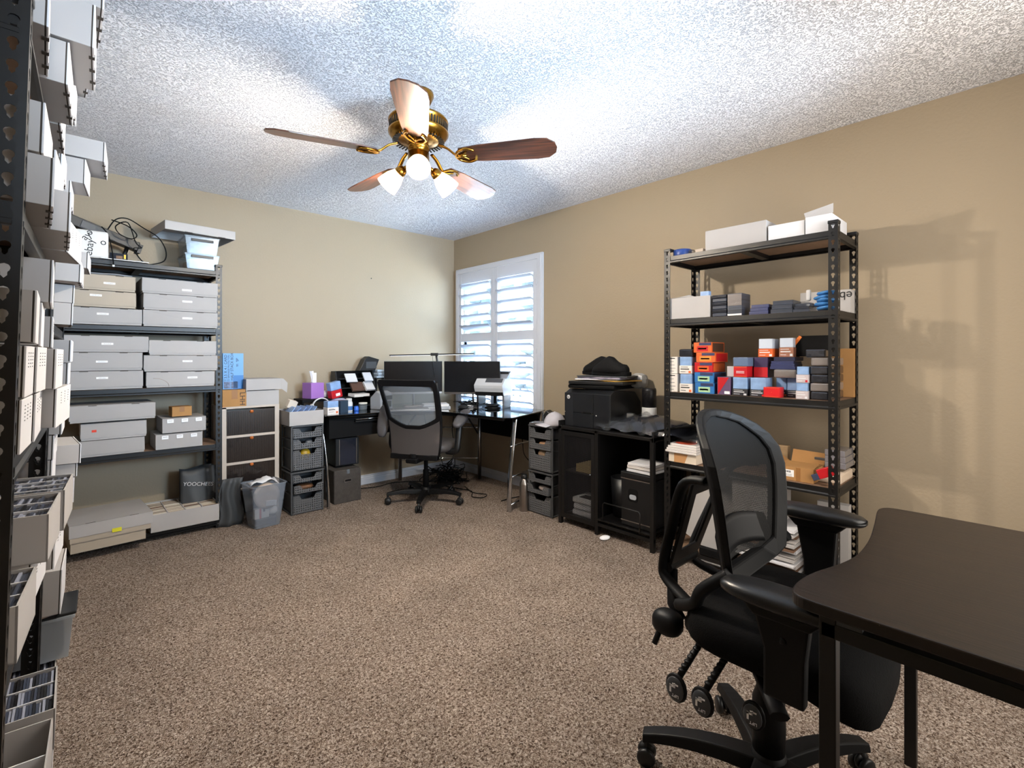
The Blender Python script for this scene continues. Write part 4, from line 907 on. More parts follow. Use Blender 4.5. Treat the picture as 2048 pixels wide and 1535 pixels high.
def sleevebox(label, loc, rz, w=.076, d=.06, h=.10, nm='sleeve_box', grp=None):
    t = thing(nm, label, 'sleeve box', loc, rz, grp)
    B().box(-w/2, w/2, -d/2, d/2, 0, h*.52).make('carton', mat('white_print_carton', '#d9d3cd', .45), t, bevel=.001)
    B().box(-w/2+.002, w/2-.002, -d/2+.002, d/2-.002, h*.52, h).make('sleeves', BLUEB, t, bevel=.002)
    b = B()
    for k, q in enumerate((.40, .33, .18)): b.box(-w*.40, w*(.05+.12*(k == 1)), -d/2-.0006, -d/2, h*q, h*(q+(.045 if k == 1 else .02)))
    b.make('print', INK, t)
    B().box(w*.25, w*.42, -d/2-.0006, -d/2, h*.06, h*.22).make('orange_mark', ORNG, t)
    return t
sleevebox('white and blue sleeve box at the front corner of the glass desk', (-1.53, -.45, ZD), .12, .095, .07, .105)
tag(B().box(-.04, .04, -.045, .045, 0, .10).make('black_box', mat('slate_box', '#2d3c4c', .4), loc=(-1.43, -.40, ZD), rot=(0, 0, .35), bevel=.002), 'slate blue box behind the white and blue sleeve box', 'box')
hs_ = thing('headset', 'white over-ear headset resting beside the tray carton on the desk', 'headset', (-1.56, -.33, ZD))
B().tube(curve_pts([(-.08, 0, .05), (-.05, 0, .10), (0, 0, .12), (.05, 0, .10), (.08, 0, .04)]), .011, 8, flat=.5).make('headband', WHT, hs_)
for sx in (-1, 1): B().ell((sx*.075, 0, .04), (.02, .04, .04), n=14).make('ear_cup', WHT, hs_)
pb_ = thing('pill_bottle', 'white supplement bottle with a blue label on the desk', 'bottle', (-1.345, -.37, ZD))
B().lathe([(0, 0), (.028, 0), (.030, .004), (.030, .07), (.026, .082), (.020, .086)], 24).make('bottle', WHT, pb_)
B().lathe([(.0303, .012), (.0305, .013), (.0305, .045), (.0303, .046)], 24).make('label', mat('blue_label', '#3a6399', .5), pb_)
B().lathe([(.023, .086), (.024, .088), (.024, .106), (.022, .109), (0, .109)], 24).make('cap', WHT, pb_)
tag(B().lathe([(0, 0), (.02, 0), (.022, .008), (.018, .035), (.012, .04), (0, .04)], 16).make('blue_pot', mat('bright_blue_plastic', '#2f62c0', .35), loc=(-1.28, -.37, ZD)), 'small bright blue pot beside the supplement bottle', 'pot')
j = thing('glass_jar', 'small clear jar with a pale lid behind the blue pot', 'jar', (-1.20, -.33, ZD)); B().lathe([(0, 0), (.032, 0), (.034, .01), (.034, .05)], 20).make('glass', CLEAR, j); B().lathe([(.036, .05), (.036, .062), (0, .063)], 20).make('lid', LAB, j)
og = thing('paper_sorter', 'black tiered desk organizer holding papers against the back wall', 'desk organizer', (-1.19, -.16, ZD))
for sx in (-.18, .165): B().prism([(-.10, 0), (.10, 0), (.10, .33), (.02, .33)], sx, sx+.015, 'x').make('side_panel', BLK2, og, bevel=.002)
for k, z in enumerate((.02, .10, .18, .26)): B().box(-.165, .165, -.09+.024*k, .095, z, z+.006).make('tray', BLK2, og)
B().box(-.165, .165, .094, .10, 0, .33).make('back_panel', BLKM, og)
for k, (x, z, w, m, l) in enumerate(((-.05, .27, .10, PAPER, 'white sheet sticking out of the upper tray of the black organizer'), (.10, .275, .08, mat('white_envelope', '#c9ccd4', .5), 'pale envelope at the end of the upper organizer tray'), (.0, .19, .12, mat('brown_folder', '#5a4238', .6), 'brown folder standing in the middle of the black organizer'), (.11, .19, .09, PAPER, 'white papers in the second tray of the black organizer'), (.02, .11, .16, LAB, 'white paper edge in the lower organizer tray'))):
    tag(B().box(-w/2, w/2, -.045, .045, 0, .008+.004*k).make('paper_sheet', m, loc=(-1.19+x, -.185+.01*(k == 0), ZD+z-.002), rot=(.9 if k < 4 else .1, 0, .05*k)), l, 'paper', 'papers in the black organizer')
ph_ = thing('desk_phone', 'black angular card reader standing on top of the black organizer', 'card reader', (-1.08, -.16, ZD+.332), .0)
B().prism([(-.09, 0), (.06, 0), (.10, .10), (.0, .128), (-.04, .10)], -.04, .05, 'y').make('body', BLK2, ph_, bevel=.003); B().box(-.03, .07, -.045, -.04, .02, .08).make('front_plate', DGR, ph_)
for k in range(5):
    tag(B().box(-.05, .05, -.05, .05, 0, .014).make('magazine', mat(('pale_blue_cover', 'grey_cover')[k % 2], ('#aebdcb', '#7d8894')[k % 2], .4), loc=(-.955+.006*(k % 2), -.15, 1.0+k*.0145), rot=(0, 0, .1*(k % 3)), bevel=.002), ('lowest', 'second', 'third', 'fourth', 'topmost')[k]+' pale magazine of the small stack between organizer and monitor', 'magazine', 'magazines beside the organizer')
ms = thing('side_stand', 'slim black stand under the magazines beside the organizer', 'stand', (-.955, -.15, ZD)); B().box(-.055, .055, -.055, .055, .255, .264).make('shelf', BLK2, ms)
for x in (-.052, .046): B().box(x, x+.006, -.05, .05, 0, .255).make('leg', BLK2, ms)
lm = thing('label_printer', 'grey label printer on the desk behind the chair arm', 'printer', (-1.05, -.38, ZD), .3)
B().prism([(-.06, 0), (.07, 0), (.07, .10), (.0, .16), (-.05, .14)], -.07, .07, 'x').make('body', mat('light_grey_plastic', '#9aa0a8', .4), lm, bevel=.006); B().box(-.05, .05, -.064, -.058, .02, .07).make('front_slot', BLK2, lm)
B().box(-.03, .05, -.075, -.065, .085, .12).make('display', BLK2, lm)
# ------------------------------------------------------------------ around the black cabinet
cp = thing('baseball_cap', 'light grey baseball cap on top of the grey drawers beside the printer cabinet', 'cap', (-.37, -1.80, .675), 2.5)
b = B(); b.sheet(lambda u, v: (.085*math.cos(2*PI*u)*math.cos(v*PI/2), .075*math.sin(2*PI*u)*math.cos(v*PI/2), .10*math.sin(v*PI/2)), 24, 8)
b.make('crown', mat('grey_twill', '#a9a7ad', .85), cp, recalc=False, solid=.002)
b = B(); b.sheet(lambda u, v: ((.075+.075*v)*math.cos((u-.5)*2.0), .07*(1+.15*v)*math.sin((u-.5)*2.0)*1.15, .006-.012*v+.012*math.cos((u-.5)*3)), 14, 5); b.make('brim', mat('grey_twill', '#a9a7ad', .85), cp, recalc=False, solid=.002)
B().ell((0, 0, .10), (.007, .007, .005), n=10).make('button', WHT, cp)
cm = thing('webcam_stand', 'black folded camera mount standing beside the grey cap', 'camera mount', (-.33, -1.66, .675), .4)
B().box(-.04, .05, -.03, .03, .05, .10, M=Matrix.Rotation(.5, 4, 'X')).make('body', BLK2, cm, bevel=.006)
B().tube([(0, 0, 0), (.01, .0, .06)], .010).make('stem', BLKM, cm); B().box(-.04, .04, -.035, .035, 0, .008).make('base', BLK2, cm, bevel=.002)
tag(B().box(-.05, .03, -.07, .05, 0, .05).make('black_pouch', BLKM, loc=(-.16, -1.73, .675), rot=(0, 0, .2), bevel=.015), 'black pouch behind the camera mount on the grey drawers', 'pouch')
tag(B().box(-.05, .05, -.05, .05, 0, .012).make('silver_gadget', SILV, loc=(-.40, -1.65, .675), rot=(0, 0, .3), bevel=.004), 'small silver gadget at the corner of the grey drawer tower top', 'gadget')
wbt = thing('steel_bottle', 'brushed steel water bottle with black cap on the carpet beside the drawers', 'water bottle', (-.475, -1.575, 0))
B().lathe([(0, 0), (.034, 0), (.036, .004), (.036, .20), (.034, .215), (.022, .24), (.021, .25)], 28).make('flask', SILV, wbt)
B().lathe([(.024, .25), (.025, .254), (.025, .275), (.018, .285), (0, .286)], 20).make('cap', BLK2, wbt)
# printer cabinet: x -.48..-.08, y -1.93..-2.70
pc = thing('metal_cabinet', 'black steel cabinet with a mesh door and open bay carrying the printer', 'cabinet', (-.48, -1.935, 0), -PI/2)  # local x = -y, y = +x
CW, CD, CT = .77, .40, .70
for x, y in ((0, 0), (.325, 0), (CW-.026, 0), (0, CD-.026), (CW-.026, CD-.026)): B().box(x, x+.026, y, y+.026, 0, CT).make('post', BLK, pc, bevel=.0015)
B().box(0, CW, 0, CD, CT-.022, CT-.002).make('top_panel', BLK, pc, bevel=.002)
B().box(-.0, .012, 0, CD, CT-.03, CT+.035).make('side_rail', BLK, pc, bevel=.002); B().box(CW-.012, CW, 0, CD, CT-.03, CT+.035).make('side_rail', BLK, pc, bevel=.002)
B().box(.026, .325, .02, CD, .055, .065).make('bottom_shelf', BLK, pc); B().box(.026, .325, .03, CD, .37, .378).make('middle_shelf', BLK, pc)
B().box(.35, CW-.02, .0, CD, .10, .112).make('bay_shelf', BLK, pc, bevel=.002)
B().box(0, CW, CD-.006, CD, .06, CT-.02).make('back_panel', BLKM, pc); B().box(.004, .008, .02, CD, .06, CT-.02).make('side_panel', BLKM, pc); B().box(.335, .34, .02, CD, .06, CT-.02).make('side_panel', BLKM, pc)
dr = B(); dr.ring([(.028, .05), (.323, .05), (.323, .665), (.028, .665)], [(.056, .078), (.295, .078), (.295, .637), (.056, .637)], .0, .016, 'y')
d = dr.make('door', BLK, pc, bevel=.001)
B().box(.056, .295, .007, .0075, .078, .637).make('door_mesh', perforated('expanded_mesh', '#17171a', 150, .15, 1.0, .4, 'XZ'), d)
B().tube([(.288, -.012, .395), (.305, -.012, .395)], .005).make('door_latch', CHROME, d)
b = B(); b.tube([(.40, -.008, .11), (.40, -.008, .22), (.41, -.008, .232), (.67, -.008, .232), (.68, -.008, .22), (.68, -.008, .11)], .0045, 8); b.make('guard_rail', BLK, pc)
b = B(); b.box(.0, CW, .002, .024, .062, .082); b.make('bottom_rail', BLK, pc)
for k, (z, nx) in enumerate(((.068, 0), (.112, .01), (.156, .0))):
    o = thing('hardware_box', ('lowest', 'middle', 'topmost with dark cut-out')[k]+' white moulded box behind the mesh door', 'box', (-.43, -2.12-nx, z), 0, 'white moulded boxes behind the mesh door')
    B().box(-.0, .18, -.10, .10, 0, .042).make('shell', WHT, o, bevel=.012)
    if k == 2: B().box(.02, .09, -.05, .05, .0405, .0432).make('cut_out', BLKM, o)
tag(B().box(0, .16, -.08, .05, 0, .055).make('card_box', mat('yellowed_box', '#a8946a', .6), loc=(-.42, -2.10, .379), bevel=.002), 'yellowed box on the middle shelf behind the mesh door', 'box')
# shredder + papers + bin in bay
sh = thing('paper_shredder', 'black paper shredder with silver bands and a window in the cabinet bay', 'shredder', (-.455, -2.455, .114), -PI/2)
B().box(0, .215, 0, .25, 0, .30).make('bin', BLK2, sh, bevel=.006); B().box(-.004, .219, -.004, .254, .305, .345).make('head', BLK2, sh, bevel=.008)
b = B(); b.box(-.001, .216, -.002, .0, .298, .304); b.box(-.001, .216, -.002, 0, .03, .036); b.make('silver_band', SILV, sh)
B().prism(rrect(.055, .125, .16, .24, .016, 4), -.002, .001, 'y').make('window_frame', BLKM, sh); B().prism(rrect(.065, .115, .175, .205, .012, 4), -.0035, -.001, 'y').make('window', mat('window_shine', '#9aa0a8', .15), sh)
for k in range(3):
    tag(B().box(0, .17, -.10, .08, 0, .016+.004*(k == 1)).make('magazine', STACKP if k == 1 else PAPER, loc=(-.45, -2.57-.008*k, .462+.021*k), rot=(0, 0, .06*k-.05), bevel=.001), ('lowest', 'middle', 'topmost')[k]+' white magazine on the shredder inside the black cabinet', 'magazine', 'magazines on the shredder')
B().box(0, 0, 0, 0, 0, 0)
tag(B().lathe([(0, 0), (.07, 0), (.085, .26), (.08, .26), (.066, .006), (0, .006)], 24).make('round_bin', BLK2, loc=(-.30, -2.365, .114)), 'round black bin beside the shredder in the cabinet bay', 'bin')
# printer
pr_ = thing('laser_printer', 'black laser printer on the cabinet with slippers piled above', 'printer', (-.425, -1.952, CT), -PI/2)
b = B(); b.prism([(0, 0), (.37, 0), (.37, .17), (.30, .245), (.05, .262), (.0, .235)], 0, .395, 'x'); b.make('body', BLK2, pr_, bevel=.006)
PD = mat('printer_front', '#14161a', .35)
B().box(.0, .255, -.006, .0, .10, .235).make('front_door', PD, pr_, bevel=.002); B().box(.26, .392, -.006, 0, .0, .235).make('front_cover', PD, pr_, bevel=.002)
B().box(0, .255, -.006, 0, .0, .095).make('paper_drawer', PD, pr_, bevel=.002); B().box(.17, .24, -.0075, -.005, .098, .106).make('drawer_grip', BLKM, pr_)
B().box(.012, .08, -.007, -.0055, .0, .225).make('front_inset', mat('printer_inset', '#1b1d21', .4), pr_)
b = B(); b.prism([(.0385+.014*math.cos(a*PI/12), .205+.014*math.sin(a*PI/12)) for a in range(24)], -.0085, -.0065, 'y'); lg = b.make('logo', WHT, pr_)
text('hp', .017, PD, pr_, (.0385, -.0092, .204), FY, 'logo_letters')
B().prism([(.285+.004*math.cos(a*PI/6), .09+.004*math.sin(a*PI/6)) for a in range(12)], -.008, -.006, 'y').make('power_button', WHT, pr_)
carton('carton', 'brown open carton behind the printer against the wall', -.12, -.03, -2.0, -1.80, .702, .972, tape=False)
# pile on the printer
def slab(nm, lbl, loc, sx, sy, sz, m, rz=0, bev=.002, grp='pile on the printer', cat=None):
    return tag(B().box(-sx, sx, -sy, sy, 0, sz).make(nm, m, loc=loc, rot=(0, 0, rz), bevel=bev), lbl, cat or nm.replace('_', ' '), grp)
slab('laptop_sleeve', 'soft black laptop sleeve directly on the printer', (-.23, -2.14, .966), .17, .19, .03, BLKM, .1, .012)
slab('laptop', 'black laptop lying on the soft sleeve above the printer', (-.25, -2.17, .998), .15, .21, .022, BLK2, .18, .004)
slab('yellow_envelope', 'yellow envelope sticking out of the pile above the printer', (-.22, -2.22, 1.022), .12, .17, .006, mat('yellow_envelope', '#c39a4a', .6), -.25)
slab('document_folder', 'pale document folder between envelope and magazines on the pile', (-.24, -2.15, 1.029), .13, .16, .008, PAPER, .25)
slab('magazine', 'rolled colour magazine in the pile under the slippers', (-.25, -2.19, 1.038), .12, .17, .012, mat('colour_cover', '#8a8494', .4, var=.5, vscale=20), .1)
slab('notebook', 'dark notebook topmost of the pile carrying the slippers', (-.23, -2.20, 1.051), .14, .19, .008, DGR, .2)
def slipper(label, loc, rz):
    t = thing('slipper', label, 'slipper', loc, rz, 'pair of black slippers')
    out = curve_pts([(-.14, -.02, 0), (-.13, .032, 0), (-.03, .034, 0), (.07, .05, 0), (.13, .03, 0), (.145, -.01, 0), (.11, -.045, 0), (0, -.043, 0), (-.11, -.04, 0), (-.14, -.02, 0)], 5)[:-1]
    B().prism([(p.x, p.y) for p in out], 0, .022, 'z').make('sole', BLKM, t, bevel=.005)
    HP = [(0, .016), (.06, .034), (.18, .052), (.34, .078), (.46, .092), (.56, .088), (.68, .064), (.82, .048), (.95, .044), (1, .018)]
    def up(u, v):
        for (a, ha), (c, hc) in zip(HP, HP[1:]):
            if u <= c: hgt = ha+(hc-ha)*(u-a)/(c-a); break
        e = max(0, 1-abs(2*u-1)**4)**.4; a = PI*v
        return (.138-.27*u, -(.046+.006*math.cos(PI*u))*e*math.cos(a), .018+hgt*math.sin(a)**.7)
    b = B(); b.sheet(up, 28, 14); b.make('upper', BFAB, t, recalc=False, solid=.003)
    B().box(.0, .006, -.053, -.050, .045, .055).make('mark', GRY, t)
    t.scale = (1.12, 1.12, 1.22)
    return t
slipper('black clog slipper at the back of the pair on the pile above the printer', (-.17, -2.10, 1.061), PI/2+.30)
slipper('black clog slipper at the front of the pair, toe toward the window', (-.28, -2.25, 1.061), PI/2-.05)
bs = thing('spray_can', 'black patterned tumbler on a white base standing behind the printer', 'tumbler', (-.13, -2.46, CT))
B().lathe([(0, .0), (.05, 0), (.05, .14), (.047, .145)], 24).make('base', WHT, bs); B().lathe([(.0475, .145), (.048, .26), (.045, .275), (0, .277)], 24).make('body', mat('patterned_dark', '#1d1c1f', .4, var=.8, vscale=80), bs)
slab('round_tin', 'pale rounded helmet-like bag on the wall side of the pile', (-.10, -2.36, .966), .05, .06, .11, mat('grey_film_bag', '#9b9d9c', .3), 0, .04, cat='bag')
wbx = thing('webcam', 'black joystick-like web camera standing beside the printer', 'camera', (-.30, -2.42, CT), .3); B().box(-.04, .05, -.03, .03, .06, .11, M=Matrix.Rotation(.4, 4, 'Y')).make('head', BLK2, wbx, bevel=.008); B().tube([(0, 0, 0), (0, 0, .08)], .012).make('stem', BLKM, wbx); B().ell((-.03, -.02, .03), (.01, .01, .01), n=8).make('lens_ring', WHT, wbx)
pbx = thing('plastic_wrapped_coat', 'black garment wrapped in shiny clear film lying on the cabinet top', 'garment bag', (-.30, -2.55, CT+.002))
b = B(); b.sheet(lambda u, v: (-.14+.30*v+.01*math.sin(9*u), .25-.60*u, .012+(.075+.05*u)*math.sin(PI*v)**.5*math.sin(PI*min(1, u*1.1+.05))**.4+.008*math.sin(17*u+9*v)), 26, 14)
b.make('garment', BAGGED, pbx, recalc=False); 
b = B(); b.sheet(lambda u, v: (-.16+.33*v+.012*math.sin(11*u+2), .31-.50*u, .014+(.078+.05*u)*math.sin(PI*v)**.5*math.sin(PI*min(1, u*1.0+.04))**.35+.012*math.sin(23*u+13*v)), 28, 16)
b.make('film', FILM, pbx, recalc=False)
b = B(); b.sheet(lambda u, v: (-.13+.36*v, -.02-.42*u, .002+.11*u*(1-.4*v)*(1 if v < .98 else .5)), 12, 6); b.make('fold', BLKM, pbx, recalc=False, solid=.01)
tag(B().ell((0, 0, .01), (.045, .03, .012), n=10).make('paper_scrap', WHISK, loc=(-.50, -2.36, 0)), 'scrap of white tissue on the carpet under the cabinet bay', 'scrap')

# ------------------------------------------------------------------ supplies on the wall-side unit (x front -.44, shelves 1.79, 1.415, .985, .575)
def xb(name, label, y0, y1, z0, z1, m, depth=.09, xf=-.448, grp=None, cat=None, bev=.001, rz=0, parts=()):
    """box-like thing facing the room (-x); y0>y1; local x to the viewer's right, local y into the unit"""
    t = thing(name, label, cat or name.replace('_', ' '), (xf, y0, z0), -PI/2+rz, grp); w = y0-y1
    B().box(0, w, 0, depth, 0, z1-z0).make('body', m, t, bevel=bev)
    for nm, a, b__, c, d, mm in parts: B().box(a*w, b__*w, -.0008, .0002, c*(z1-z0), d*(z1-z0)).make(nm, mm, t)
    return t
GS = 'card supply boxes on the wall-side unit'
zA, zB, zC, zD_ = 1.7905, 1.4155, .9855, .5755
xb('white_carton', 'long white carton, largest of three on the top board of the wall-side unit', -3.00, -3.327, zA, zA+.115, CARD, .20, -.42, cat='carton')
xb('white_carton', 'low white wrapped carton between two others on the top board', -3.337, -3.505, zA, zA+.078, PAPER, .24, -.42, cat='carton')
o = xb('white_carton', 'white carton with raised flap at the end of the top board', -3.512, -3.625, zA, zA+.085, PAPER, .26, -.43, cat='carton')
B().add([(0, 0, .085), (.118, 0, .085), (.120, -.006, .128), (-.004, -.006, .105)], [(0, 1, 2, 3)]).make('flap', CARD, o, solid=.002)
t = thing('tape_roll', 'blue tape roll lying at the end of the top board', 'tape', (-.39, -2.845, zA)); B().lathe([(.03, 0), (.052, 0), (.053, .004), (.053, .034), (.05, .037), (.03, .037), (.03, 0)], 28).make('tape', mat('blue_tape', '#1f3a78', .4), t)
tag(B().ell((0, 0, .012), (.03, .02, .016), n=10).make('crumpled_film', FILM, loc=(-.41, -2.915, zA)), 'crumpled clear film beside the blue tape roll', 'film scrap')
xb('paper_tag', 'small beige card lying beside the crumpled film', -2.94, -2.985, zA, zA+.022, mat('beige_card', '#a99a8b', .6), .05, -.42)
# second board
o = xb('open_carton', 'white open carton of sleeves at the end of the second board', -2.79, -3.04, zB, zB+.122, CARD, .18)
B().add([(.0, 0, .122), (.16, 0, .122), (.13, -.004, .133), (.06, -.004, .125)], [(0, 1, 2, 3)]).make('torn_flap', CARD, o, solid=.0015)
xb('sleeve_pack', 'pale sleeve packet poking out above the white open carton', -2.97, -3.02, zB+.1235, zB+.150, BLUEB, .03, -.42, grp=GS)
for k in range(6): xb('toploader_pack', ('lowest', 'second', 'third', 'fourth', 'fifth', 'topmost')[k]+' dark toploader pack in the stack beside the white open carton', -3.054+.002*(k % 2), -3.133, zB+.02*k, zB+.02*k+.0185, (STACKZ, BAGGED)[k % 2], .10, grp='toploader packs on the second board', bev=.003)
xb('toploader_pack', 'tall wrapped toploader bundle under crinkled film beside the dark stack', -3.138, -3.215, zB, zB+.118, STACKZ, .11, grp=GS, parts=(('film_wrap', .02, .98, .45, .97, BAGGEDL), ('white_edge', .0, .98, .0, .08, PAPER)))
for k, (y0, y1, h, m) in enumerate(((-3.245, -3.34, .052, STACKN), (-3.352, -3.455, .064, STACKZ), (-3.457, -3.53, .042, STACKZ))):
    for i in range(3):
        q = h/3; xb('card_holder_stack', ('lowest', 'middle', 'topmost')[i]+' layer of the '+('navy card holder stack', 'wide dark card holder stack', 'low grey card holder stack')[k]+' on the second board', y0-.004*i, y1+.003*(i % 2), zB+q*i, zB+q*(i+1)-.0008, m, .12, -.43+.004*i, grp='card holder stacks on the second board', cat='card holders')
o = xb('mailer_box', 'long white mailer box with inverted black lettering behind the blue packets', -3.42, -3.648, zB, zB+.118, CARD, .10, -.20, cat='mailer box')
text('ebay', .06, INK, o, (.182, -.002, .088), (PI/2, PI, 0))
for k in range(5): tag(B().ell((0, 0, 0), (.04, .045, .010), n=12, e=.7).make('blue_packet', mat('blue_film', '#3d78b5', .25, bump=.6), loc=(-.405, -3.60+.012*(k % 2), zB+.012+.018*k), rot=(.1*(k % 3-1), .1, .3*k)), ('lowest', 'second', 'middle', 'fourth', 'topmost')[k]+' blue film packet in front of the white mailer box', 'packet', 'blue film packets')
xb('glue_tube', 'small white tube standing among the packs', -3.505, -3.525, zB+.055, zB+.11, WHT, .02, -.40, bev=.006)
tag(B().ell((0, 0, 0), (.05, .05, .022), n=12).make('film_wad', FILM, loc=(-.41, -3.50, zB+.03)), 'wad of clear film at the foot of the white tube', 'film scrap')
# third board
def wsbox(lbl, y0, y1, z0, z1): return xb('sleeve_box', lbl, y0, y1, z0, z1, mat('white_print_carton', '#d9d3cd', .45), .11, grp=GS, parts=(('print_line', .1, .75, .88, .93, INK), ('print_line', .2, .6, .70, .73, GINK), ('print_line', .15, .7, .5, .53, GINK), ('print_line', .15, .8, .3, .33, GINK), ('print_line', .15, .6, .12, .15, GINK)))
wsbox('white printed sleeve box, upper one beside the unit post', -2.788, -2.842, 1.094, 1.192); wsbox('white printed sleeve box, lower one beside the unit post', -2.788, -2.842, zC, 1.092)
def lbox(lbl, y0, y1, z0, z1, sp=.48, xf=-.448, top=BLUEB, depth=.10, low=None, om=ORNG):
    low = low or mat('white_print_carton', '#d9d3cd', .45)
    t = thing('sleeve_box', lbl, 'sleeve box', (xf, y0, z0), -PI/2, GS); w = y0-y1; h = z1-z0
    B().box(0, w, 0, depth, 0, h*sp).make('carton', low, t, bevel=.001); B().box(.002, w-.002, .002, depth-.002, h*sp, h).make('sleeves', top, t, bevel=.003)
    b = B(); b.box(w*.1, w*.7, -.0007, 0, h*sp*.78, h*sp*.84); b.box(w*.1, w*.8, -.0007, 0, h*sp*.5, h*sp*.62); b.box(w*.1, w*.5, -.0007, 0, h*sp*.2, h*sp*.26); b.make('print', INK if low.name.startswith('white') else PAPER, t)
    B().box(w*.76, w*.94, -.0009, 0, h*sp*.08, h*sp*.34).make('corner_mark', om, t); return t
lbox('sleeve box with blue top and white printed base, upper beside the orange stack', -2.856, -2.932, 1.095, 1.192)
lbox('sleeve box with blue top and white printed base, lower beside the blue boxes', -2.858, -2.935, zC, 1.092)
xb('wrapped_pack', 'dark film wrapped pack on the white and blue sleeve boxes', -2.852, -2.935, 1.193, 1.237, BAGGED, .09, grp=GS, bev=.008)
def obox(lbl, y0, y1, z0, z1, m, m2, side=None, rz=0, word=None):
    t = xb('sleeve_box', lbl, y0, y1, z0, z1, m, .16, grp=GS, rz=rz, parts=(('colour_field', .18, .80, .12, .62, m2), ('top_band', .30, .97, .70, .97, NAVYP), ('white_print', .25, .7, .30, .45, PAPER)))
    if side: w = y0-y1; B().box(w, w+.0006, .012, .15, .004, z1-z0-.004).make('side_print', side, t)
    return t
DBR = mat('dark_brown_print', '#4a3327', .5)
obox('orange sleeve box with a dark side panel, topmost of the orange stack', -2.945, -3.05, 1.217, 1.274, ORNG, RED, DBR)
obox('orange sleeve box with diagonal white flash, second in the orange stack', -2.96, -3.07, 1.162, 1.2155, ORNG, mat('amber_print', '#dd8a3a', .4), RED)
obox('red and orange sleeve box, third in the orange stack', -2.95, -3.055, 1.106, 1.1605, RED, ORNG, ORNG)
obox('blue and green sleeve box, upper one under the orange stack', -2.95, -3.06, 1.047, 1.1045, BLUE, TEAL, NAVYP)
obox('blue and green sleeve box, lower one on the third board', -2.953, -3.063, zC, 1.0455, BLUE, TEAL, NAVYP)
t = xb('binder_box', 'red and purple diagonal box standing upright with a barcode', -3.082, -3.154, zC, 1.082, mat('purple_print', '#5d4a68', .4), .12, grp=GS, parts=(('barcode', .55, .95, .05, .2, LAB),), cat='box')
B().prism([(.004, .0), (.004, .094), (.064, .094)], -.0012, .0002, 'y').make('red_panel', RED, t)
BKP = mat('black_print_carton', '#2c2c31', .4)
lbox('sleeve box with blue top and black printed base beside the diagonal red box', -3.164, -3.243, zC, 1.083, .36, low=BKP, om=PAPER)
lbox('sleeve box with blue top and grey printed base behind the small red box', -3.256, -3.335, zC, 1.083, .36, low=BKP, om=RED)
lbox('sleeve box with blue top set back behind the small red box', -3.345, -3.40, zC, 1.083, .36, xf=-.34, low=BKP)
lbox('sleeve box with pale blue top between red box and wrapped pair', -3.405, -3.465, zC, 1.083, .36, xf=-.36, low=BKP, om=RED)
xb('sleeve_box', 'small bright red box with thin gold outline at the board edge', -3.325, -3.402, zC, zC+.052, mat('bright_red', '#c81a22', .35), .06, -.450, grp=GS, parts=(('outline', .05, .95, .90, .94, ORNG), ('outline', .05, .95, .06, .10, ORNG), ('dot', .48, .52, .46, .54, ORNG)))
xb('sleeve_box', 'red box with orange outline and white print in the second tier', -3.171, -3.241, 1.085, 1.141, RED, .12, grp=GS, parts=(('outline', .03, .97, .92, .97, ORNG), ('outline', .03, .97, .03, .08, ORNG), ('white_print', .2, .8, .5, .56, PAPER), ('white_print', .2, .8, .36, .42, PAPER)))
xb('sleeve_pack', 'slate blue pack lying on the red box with white print', -3.168, -3.245, 1.1415, 1.19, mat('slate_pack', '#5d6f8c', .3), .13, grp=GS, bev=.004)
xb('sleeve_pack', 'navy topped red pack in the second tier centre', -3.25, -3.32, 1.085, 1.19, mat('navy_red_pack', '#3a2f4f', .35), .13, -.38, grp=GS, bev=.003, parts=(('red_base', 0, 1, 0, .5, RED),))
xb('paper_bundle', 'white folded paper beside the orange stack', -3.115, -3.155, 1.084, 1.14, PAPER, .05, -.40, grp=GS, rz=.2)
lbox('white and orange wrapped box, one of the pair on the top tier beside the other', -3.272, -3.345, 1.192, 1.288, .45, -.38, top=mat('white_blue_pack', '#c0cbdc', .35), low=ORNG, om=PAPER)
lbox('white topped box with brown print, second of the top tier pair', -3.372, -3.44, 1.192, 1.290, .5, -.37, top=mat('white_blue_pack', '#c0cbdc', .35), low=mat('brown_orange_print', '#9a6650', .5, var=.3, vscale=60), om=PAPER)
xb('wrapped_pack', 'grey film wrapped pack lying in the second tier', -3.355, -3.462, 1.085, 1.128, BAGGEDL, .12, -.40, grp=GS, bev=.008)
for k in range(3): xb('card_holder_stack', ('lowest', 'middle', 'topmost')[k]+' navy card holder above the grey wrapped pack', -3.335-.003*k, -3.455+.004*k, 1.129+.014*k, 1.1425+.014*k, STACKN, .12, -.39, grp='navy card holders', cat='card holders')
xb('sleeve_pack', 'dark wrapped blue pack behind the navy card holders', -3.35, -3.45, 1.172, 1.191, NAVY, .13, -.38, grp=GS)
lbox('wrapped white and blue box with red stripe, upper of the pair beside dark bags', -3.477, -3.530, 1.066, 1.145, .5, low=mat('grey_red_print', '#b9aeb0', .4), om=RED)
lbox('wrapped white and blue box, lower of the pair beside dark bags', -3.475, -3.528, zC, 1.065, .5, low=mat('grey_red_print', '#b9aeb0', .4), om=PAPER)
for k in range(6): xb('bagged_stack', ('lowest', 'second', 'third', 'fourth', 'fifth', 'topmost')[k]+' dark card bundle in glossy film beside the post', -3.537+.003*(k % 2)+(.02 if k == 5 else 0), -3.612+(.012 if k == 5 else 0), zC+.041*k, zC+.041*k+.039, (BAGGED, BAGGEDL, BAGGED)[k % 3], .26 if k < 5 else .12, -.435, grp='dark card bundles in glossy film', cat='card bundle', bev=.006)
t = thing('black_folder', 'black angular box with a bright orange edge behind the glossy bundles', 'box', (-.33, -3.40, 1.195), -PI/2)
